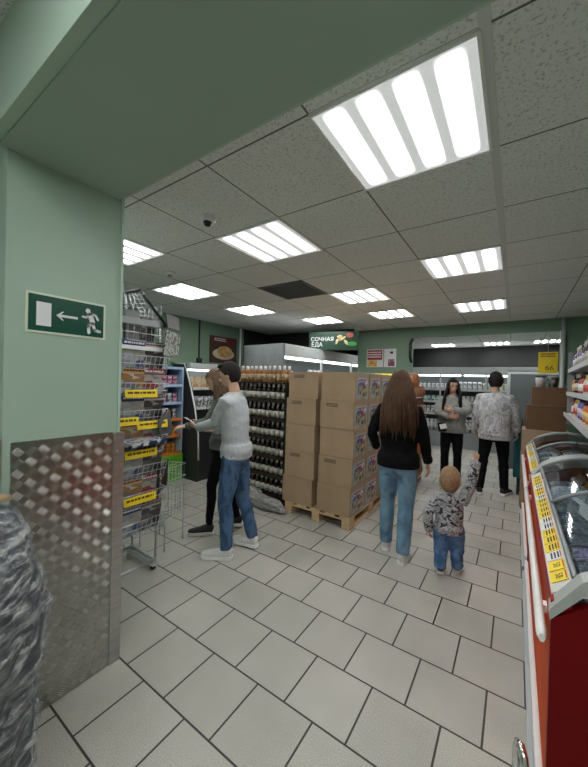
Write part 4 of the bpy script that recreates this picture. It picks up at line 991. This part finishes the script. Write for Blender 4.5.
b = B(); box(b, x1 + .07, y0, 1.855, x1 + .1, y1 - .04, 1.885, .002); tag(obj('shelf_rail', b, 'white'), 'white rail across the top part of the wire rack', 'rail')
t = thing('storage_tray', 'wire tray heaped with dark boxes near the top of the wire rack', 'tray', (-2.68, 1.38, 1.93))
b = B()
for z in (0, .06, .14):
    for p, q in (((-.18, -.28, z), (.24, -.28, z)), ((.24, -.28, z), (.24, .26, z)), ((.24, .26, z), (-.18, .26, z)), ((-.18, .26, z), (-.18, -.28, z))): rod(b, p, q, .0035, 6)
for k in range(12): y = -.28 + k * .54 / 11; rod(b, (-.18, y, 0), (.24, y, 0), .002, 5); rod(b, (.24, y, 0), (.24, y, .14), .002, 5)
obj('tray_wires', b, 'zinc', t)
b = B(); box(b, .235, -.3, .12, .26, .27, .17, .002); obj('front_channel', b, 'grey', t)
for k in range(8):
    b = B(); w_ = .06; x = -.1 + .2 * (k % 2); y = -.22 + .13 * (k // 2); h_ = (.13, .2, .1, .24)[(k * 3) % 4]; box(b, x - .05, y - w_, .005, x + .08, y + w_ * .9, h_, .003)
    o = obj('storage_box', b, [mat('sb_dark', (.03, .03, .033), .5), mat('sb_grey', (.2, .2, .2), .5), mat('sb_tan', (.25, .2, .14), .6), patt('sb_print', [(.35, .35, .35), (.05, .05, .05), (.2, .18, .16)], 14, .5)][(k * 5) % 4]); o.location = (-2.68, 1.38, 1.932)
    tag(o, ('dark', 'grey', 'tan', 'printed')[(k * 5) % 4] + ' small box in the wire tray on top of the magazine rack', 'box', 'boxes in the tray %d' % ((k * 5) % 4))
# frames and hangers heaped on top
t = thing('tilted_frame', 'dark wire frame board tilted over the top of the rack', 'frame', (-2.6, 1.40, 2.27))
b = B(); F1, F2, F3, F4 = V((-.2, .09, .09)), V((.1, .07, .07)), V((.2, .25, -.2)), V((-.15, .07, -.15))
for p, q in ((F1, F2), (F2, F3), (F3, F4), (F4, F1)): rod(b, p, q, .012, 8)
obj('frame_edge', b, 'black', t)
b = B()
for k in range(9):
    u = k / 8; p = F1.lerp(F4, u); q = F2.lerp(F3, u); rod(b, p, q, .0025, 5)
for k in range(7):
    u = k / 6; p = F1.lerp(F2, u); q = F4.lerp(F3, u); rod(b, p, q, .0025, 5)
obj('frame_mesh', b, 'zinc', t)
b = B(); box(b, -.004, -.13, -.1, .004, .13, .1, .002); o = obj('metal_panel', b, patt('panel_print', [(.5, .5, .5), (.08, .07, .06), (.4, .42, .4), (.12, .1, .08)], 14, .4, 'noise')); o.location = (-2.42, 1.72, 1.93); o.rotation_euler = (0, .1, .5); tag(o, 'small printed board hanging at the upper end of the wire rack', 'board')
b = B(); box(b, -.005, -.11, -.055, .005, .11, .055, .002); box(b, -.006, -.12, .05, .006, .12, .065); o = obj('metal_panel', b, mat('brownish', (.06, .05, .05), .4)); o.location = (-2.42, 1.72, 2.11); o.rotation_euler = (0, -.15, .5); tag(o, 'brown-edged panel above the small framed board', 'board')
hrn = random.Random(3)
for k in range(9):
    b = B(); L_ = hrn.uniform(.25, .5); pts = [(0, 0, 0), (.02, .0, L_ * .4), (0, .01, L_), (.05, .02, L_ + .02)]
    tube(b, pts, .0035, 6); rod(b, (-.06, 0, L_ * .5), (.06, 0, L_ * .55), .003, 6)
    o = obj('wire_hook', b, 'zinc'); o.location = (-2.84 + hrn.random() * .32, 1.14 + .06 * k, 2.0 - hrn.random() * .1); o.rotation_euler = (hrn.uniform(-.35, .35), hrn.uniform(-.35, .35), hrn.uniform(0, 6))
    tag(o, 'thin metal display hook sticking up from the top of the wire rack', 'hook', 'wire hooks on top of the rack')
# empty basket behind
t = thing('wire_basket', 'empty low wire basket stand beyond the magazine rack', 'basket', (-2.88, 1.98, 0), .3)
b = B()
for z in (.3, .42, .54, .66, .78):
    pts = [(-.14, -.14, z), (.14, -.14, z), (.16, .14, z), (-.16, .14, z), (-.14, -.14, z)]
    for p, q in zip(pts, pts[1:]): rod(b, p, q, .003, 6)
for k in range(7):
    u = -.14 + k * .28 / 6
    for a in ((u, -.14), (u, .14), (-.14, u), (.14, u)): rod(b, (a[0], a[1], .3), (a[0], a[1], .78), .0022, 5)
    rod(b, (u, -.14, .3), (u, .14, .3), .0022, 5)
obj('basket_wires', b, 'zinc', t)
for sx in (-1, 1):
    for sy_ in (-1, 1): b = B(); rod(b, (sx * .14, sy_ * .14, 0), (sx * .14, sy_ * .14, .3), .006, 8); obj('leg', b, 'zinc', t)

# ------------------------------------------------------------------ freezers
FW = .98
def arc(u):  # height of the arched glass over the cabinet width
    return .88 + .21 * math.sin(PI * min(1, max(0, u)) ** .8) ** .8 if 0 < u < 1 else .88
def freezer(label, ylo, yhi, near, tags):
    t = thing('chest_freezer', label, 'freezer', (.14, ylo, 0)); Ln = yhi - ylo
    b = B(); box(b, -.008, .03, .1, FW, Ln - .03, .79, .004); obj('cabinet', b, 'orange', t)
    b = B(); box(b, .0, .04, .0, FW - .05, Ln - .04, .1); obj('plinth', b, 'black', t)
    b = B(); box(b, -.012, .02, .785, .05, Ln - .02, .88, .004); obj('upper_trim', b, 'redtrim', t)
    b = B(); box(b, -.035, .2, .725, -.008, .24, .755); box(b, -.035, Ln - .24, .725, -.008, Ln - .2, .755)
    tube(b, [(-.036, .0, .74), (-.036, .03, .74), (-.036, Ln - .03, .74), (-.036, Ln, .74)], [(.01, .016), (.017, .026), (.017, .026), (.01, .016)], 12); obj('bumper_rail', b, 'white', t)
    b = B(); box(b, -.034, .02, .07, -.008, Ln - .02, .13, .008); obj('kick_rail', b, 'white', t)
    b = B(); box(b, -.05, .02, .0, -.03, Ln - .02, .035, .003); obj('floor_rail', b, 'greylight', t)
    # sloping strip for price tags
    b = B(); prism(b, [(-.008, .85), (-.008, .884), (.055, .93), (.055, .87)], .06, Ln - .06, 'y'); obj('price_strip', b, 'offwhite', t)
    # end panels with arched cap
    for yy, s in ((0, -1), (Ln - .04, 1)):
        pr = [(-.012, .1), (-.012, .82)] + [(FW * k / 14, arc(k / 14) - .09) for k in range(1, 14)] + [(FW, .82), (FW, .1)]
        b = B(); prism(b, pr, yy, yy + .04, 'y'); obj('end_panel', b, 'red', t)
        up_ = [(-.016, .86)] + [(FW * k / 14, arc(k / 14) + .01) for k in range(1, 14)] + [(FW + .005, .86)]
        dn = [(FW + .005, .82)] + [(FW * k / 14, arc(k / 14) - .075 + (.03 if k in (1, 13) else 0)) for k in range(13, 0, -1)] + [(-.016, .82)]
        b = B(); prism(b, up_ + dn, yy - .01, yy + .06, 'y'); obj('end_cap', b, mat('cap_grey', (.4, .42, .4), .35), t)
    # inner tub
    b = B(); box(b, .07, .08, .79, .085, Ln - .08, .88); box(b, FW - .1, .08, .79, FW - .085, Ln - .08, .88); box(b, .07, .08, .79, FW - .085, Ln - .08, .795); obj('inner_tub', b, mat('tub', (.3, .33, .36), .35), t)
    # two glass lids
    n = 2; seg = 14
    for k in range(n):
        a0 = .07 + (Ln - .14) * k / n - (.04 if k else 0); a1 = .07 + (Ln - .14) * (k + 1) / n; dz = .012 * k
        b = B(); g = [[b.verts.new((.06 + (FW - .11) * i / seg, y, arc((.06 + (FW - .11) * i / seg) / FW) - .012 + dz)) for i in range(seg + 1)] for y in (a0, a1)]
        for i in range(seg): f = b.faces.new((g[0][i], g[0][i + 1], g[1][i + 1], g[1][i])); f.smooth = True
        gl = obj('glass_lid', b, 'glass', t)
        b = B()
        for y in (a0, a1): tube(b, [(.06 + (FW - .11) * i / seg, y, arc((.06 + (FW - .11) * i / seg) / FW) - .01 + dz) for i in range(seg + 1)], [(.012, .008)] * (seg + 1), 8)
        for x in (.06, FW - .05): rod(b, (x, a0, arc(x / FW) - .01 + dz), (x, a1, arc(x / FW) - .01 + dz), .01, 8)
        obj('lid_frame', b, M['grey'], gl)
    # zigzag wire dividers
    for k in range(2):
        b = B(); y = .3; x = .2 + k * .12
        pts = []
        for q in range(int((Ln - .8) / .16)): pts.append((x + (.03 if q % 2 else 0), .35 + q * .16, .935))
        for p, q in zip(pts, pts[1:]): tube(b, [p, q], [(.022, .002)] * 2, 4, ref=(1, 0, 0), smooth=False)
        obj('divider', b, 'white', t)
    # price tags
    sl = math.atan2(.046, .063)
    y = .12; k = 0
    while y < Ln - .2 and k < 26:
        w = .085; yel = (k < 2 or R.random() < .45)
        b = B(); mt = Matrix.Translation((.0225, y + w / 2, .9085)) @ Matrix.Rotation(-sl, 4, 'Y')
        box(b, -.032, -w / 2, 0, .032, w / 2, .002, mt=mt); tg = obj('price_tag', b, 'yellow' if yel else 'signwhite', t)
        mm = mt @ Matrix.Translation((0, 0, .002)) @ Matrix.Rotation(-PI / 2, 4, 'Z')
        if k < 2 and near: text_mesh(('58', '50')[k], .04, 'price_number', 'ink', tg, mm, .0004)
        else: b = B(); marks(b, .06, .04, 3, lambda u, v, d: mm @ V((u, v, d)), R, .0005); obj('price_print', b, 'ink', tg)
        b = B(); box(b, .024, -w / 2 + .01, .002, .029, w / 2 - .01, .0026, mt=mt); obj('red_line', b, mat('tag_red', (.5, .03, .02), .5), tg)
        y += w + .008; k += 1
    return t
freezer('red and orange chest freezer with arched glass, nearest one', 1.5, 3.56, True, 1)
freezer('chest freezer with arched glass beyond the nearest one', 3.6, 5.3, False, 1)
packm = [patt('purple_pack', [(.08, .04, .18), (.3, .25, .45), (.04, .03, .08), (.5, .5, .55)], 16, .35, 'noise'), patt('frozen_white_pack', [(.5, .55, .6), (.3, .36, .42), (.6, .62, .65), (.1, .14, .2)], 14, .35, 'noise'), patt('frozen_dark_pack', [(.02, .03, .05), (.1, .13, .17), (.25, .3, .35), (.03, .03, .04)], 14, .35, 'noise')]
pn = ['purple', 'pale blue-white', 'dark blue-grey']
def frozen_maker(i):
    def f():
        b = B(); tube(b, [(-.11, 0, .02), (-.1, 0, .02), (-.07, 0, .025), (0, 0, .03), (.07, 0, .025), (.1, 0, .02), (.11, 0, .02)], [(.075, .002), (.077, .006), (.072, .02), (.07, .028), (.072, .02), (.077, .006), (.075, .002)], 14, ref=(0, 1, 0)); return obj('frozen_pack', b, packm[i])
    return f
for fz, (ya, yb) in enumerate(((1.68, 3.45), (3.78, 5.15))):
    y = ya
    while y < yb:
        for j in range(3):
            for lay in range(2):
                i = (0 if (y < 2.6 and R.random() < .55) else R.choice((1, 2, 2)))
                o = put(f'frz{i}', frozen_maker(i), (.355 + j * .24 + R.uniform(-.006, .006), y, (.797 + lay * .062)), R.uniform(-.08, .08), f'{pn[i]} frozen food bag under the glass of the {("nearest", "second")[fz]} freezer', 'frozen bag', f'{pn[i]} bags in the {("nearest", "second")[fz]} freezer')
        y += .165
# chrome bumper at the freezer corner
b = B(); pts = [(0, 0, 0), (0, 0, .2), (0, .012, .235), (0, .04, .25), (0, .068, .235), (0, .08, .2), (0, .08, 0)]
tube(b, pts, .014, 12, ref=(1, 0, 0)); t_ = thing('bumper_hoop', 'chrome hoop guard on the floor at the freezer corner', 'guard', (.07, 1.53, 0), .35)
obj('hoop', b, 'chrome', t_); b = B(); box(b, -.035, -.035, 0, .035, .115, .008, .002); obj('base_plate', b, 'steel', t_)
# cartons behind the freezers
z = 0
for k, (w, d, h, m) in enumerate(((.5, .4, .36, 'card'), (.5, .4, .36, 'card'), (.5, .4, .36, 'card'), (.42, .36, .33, 'carddark'), (.37, .32, .24, 'carddark'))):
    t = thing('stock_carton', ('lowest', 'second', 'third', 'wide dark brown', 'top dark brown')[k] + ' carton of the stack at the far end of the freezers', 'carton', (.34 + (.03 if k == 4 else 0), 5.62, z), .03 * (k % 2))
    b = B(); box(b, -w / 2, -d / 2, 0, w / 2, d / 2, h, .004); obj('box_body', b, m, t)
    b = B(); box(b, -w / 2, -.02, h, w / 2, .02, h + .0006); box(b, -w / 2 + .005, -d / 2 - .001, h - .03, w / 2 - .005, -d / 2, h - .022); obj('tape', b, M['cardend'] if m == 'card' else mat('tape_dark', (.08, .035, .015), .5), t)
    z += h + .001
for dx, m, lb in ((-.09, whp, 'white printed tub on the dark stock cartons'), (.05, patt('dkpack', [(.05, .04, .03), (.3, .3, .3), (.1, .07, .04)], 20, .5), 'dark printed tub on the dark stock cartons')):
    t = thing('food_tub', lb, 'tub', (.37 + dx, 5.6, z)); b = B(); lathe(b, [(.05, 0), (.06, .12), (.06, .13)]); obj('tub_body', b, m, t); b = B(); lathe(b, [(.063, .13), (.063, .15), (.05, .155)]); obj('lid', b, M['ink'] if dx < 0 else M['grey'], t)
# teal bag beside
t = thing('teal_cart_bag', 'dark teal shopping trolley bag beside the stock cartons', 'bag', (.1, 6.2, 0))
b = B(); box(b, -.1, -.1, .25, .1, .1, 1.0, .03); obj('bag_body', b, 'teal', t)
b = B(); tube(b, [(0, -.1, .95), (0, -.1, 1.15), (0, .1, 1.15), (0, .1, .95)], .008, 8); obj('handle', b, 'black', t)
for s in (-1, 1): b = B(); tube(b, [(-.05, s * .1, .06), (-.02, s * .1, .06)], .06, 14); obj('wheel', b, 'black', t)
b = B(); box(b, -.05, -.1, .05, .05, .1, .25, .01); obj('frame', b, 'black', t)

# ------------------------------------------------------------------ shelves over the freezers
sa = math.atan2(.12, 3.1)
t = thing('wall_shelving', 'white metal wall shelving above the freezers on the right', 'shelving', (.43, 3.0, 0), -sa)
SL = 2.33
def sx(y): return 0
for k, (z, x0_) in enumerate(((1.34, -.0), (1.595, .02), (1.875, .03))):
    b = B(); box(b, x0_, 0, z - .02, .5, SL, z, .002); obj('shelf', b, 'offwhite', t)
    b = B(); box(b, x0_ - .012, 0, z - .035, x0_, SL, z + .012, .002); obj('price_rail', b, 'greylight', t)
for y in (.4, 1.3, 2.28):
    b = B(); box(b, .5, y, 0 if y < 0 else 1.05, .54, y + .03, 2.3); obj('upright', b, 'greylight', t)
b = B(); box(b, .5, 0, 1.2, .52, SL, 2.2); obj('back_panel', b, mat('shelf_back', (.07, .075, .075), .5), t)
b = B(); box(b, .02, SL, 1.2, .06, SL + .02, 2.1); box(b, .06, SL, 1.3, .5, SL + .015, 2.0); obj('end_frame', b, 'grey', t)
for y in (.4, 1.3, 2.28):
    b = B(); box(b, .54, y, 1.3, .73, y + .03, 1.36); obj('wall_bracket', b, 'greylight', t)
SB = [('sb0', bottle_maker('shelf_bottle', mat('ketchup', (.35, .03, .02), .3), M['white'], M['ink'], .2, .034), 'red bottle with black cap'), ('sb1', bottle_maker('shelf_bottle', mat('mayo', (.6, .58, .52), .3), mat('lbl_red', (.5, .08, .05), .5), mat('cap_y', (.6, .5, .05), .4), .18, .036), 'white bottle with yellow cap'),
      ('sb2', bottle_maker('shelf_bottle', mat('violet', (.15, .1, .4), .3), mat('lbl_w', (.55, .5, .6), .5), M['ink'], .22, .034), 'violet bottle with black cap'), ('sb3', bottle_maker('shelf_bottle', mat('orange_liq', (.6, .16, .03), .25), mat('lbl_o', (.65, .45, .2), .5), M['ink'], .2, .036), 'orange bottle with black cap'), ('wine', None, 'dark bottle with pale label')]
for k, z in enumerate((1.34, 1.595, 1.875)):
    for j in range(19):
        i = (j * 7 + k * 3 + j // 4) % 5 if k < 2 else (4 if j % 3 else 2); yy = .12 + j * .112
        if k == 2 and j > 24: continue
        key, mk, lb = SB[i]; p = onrot((.43, 3.0), -sa, .085 + .02 * (j % 2), yy, z + .001)
        put(key, mk, p, R.uniform(-.5, .5), f'{lb} on the {("lowest", "middle", "upper")[k]} wall shelf above the freezers', 'bottle', f'{lb}s on the {("lowest", "middle", "upper")[k]} right wall shelf', scale=(1, 1, .92) if key == 'wine' and k < 2 else None)
# yellow sign
t = thing('price_sign', 'yellow price sign hanging at the far end of the right shelving', 'sign', (.4, 6.33, 2.03))
b = B(); box(b, -.12, -.003, -.165, .12, .003, .165, .001); obj('sign_card', b, 'yellow', t)
b = B(); marks(b, .18, .07, 2, lambda u, v, d: (u, -.003 - d, .11 + v), R); obj('sign_print', b, mat('brown_ink', (.12, .06, .01), .5), t)
text_mesh('66', .11, 'price_number', 'ink', t, Matrix.Translation((.02, -.0035, -.08)) @ Matrix.Rotation(PI / 2, 4, 'X'))
b = B(); rod(b, (0, 0, .165), (0, 0, .5), .003, 6); obj('hanging_wire', b, 'zinc', t)

# ------------------------------------------------------------------ world, colour
w = bpy.data.worlds.new('world'); sc.world = w; w.use_nodes = True
w.node_tree.nodes['Background'].inputs[0].default_value = (.6, .7, .75, 1); w.node_tree.nodes['Background'].inputs[1].default_value = .05
sc.view_settings.view_transform = 'Standard'; sc.view_settings.look = 'None'; sc.view_settings.gamma = 1; sc.view_settings.exposure = .6
sc.view_settings.use_curve_mapping = False
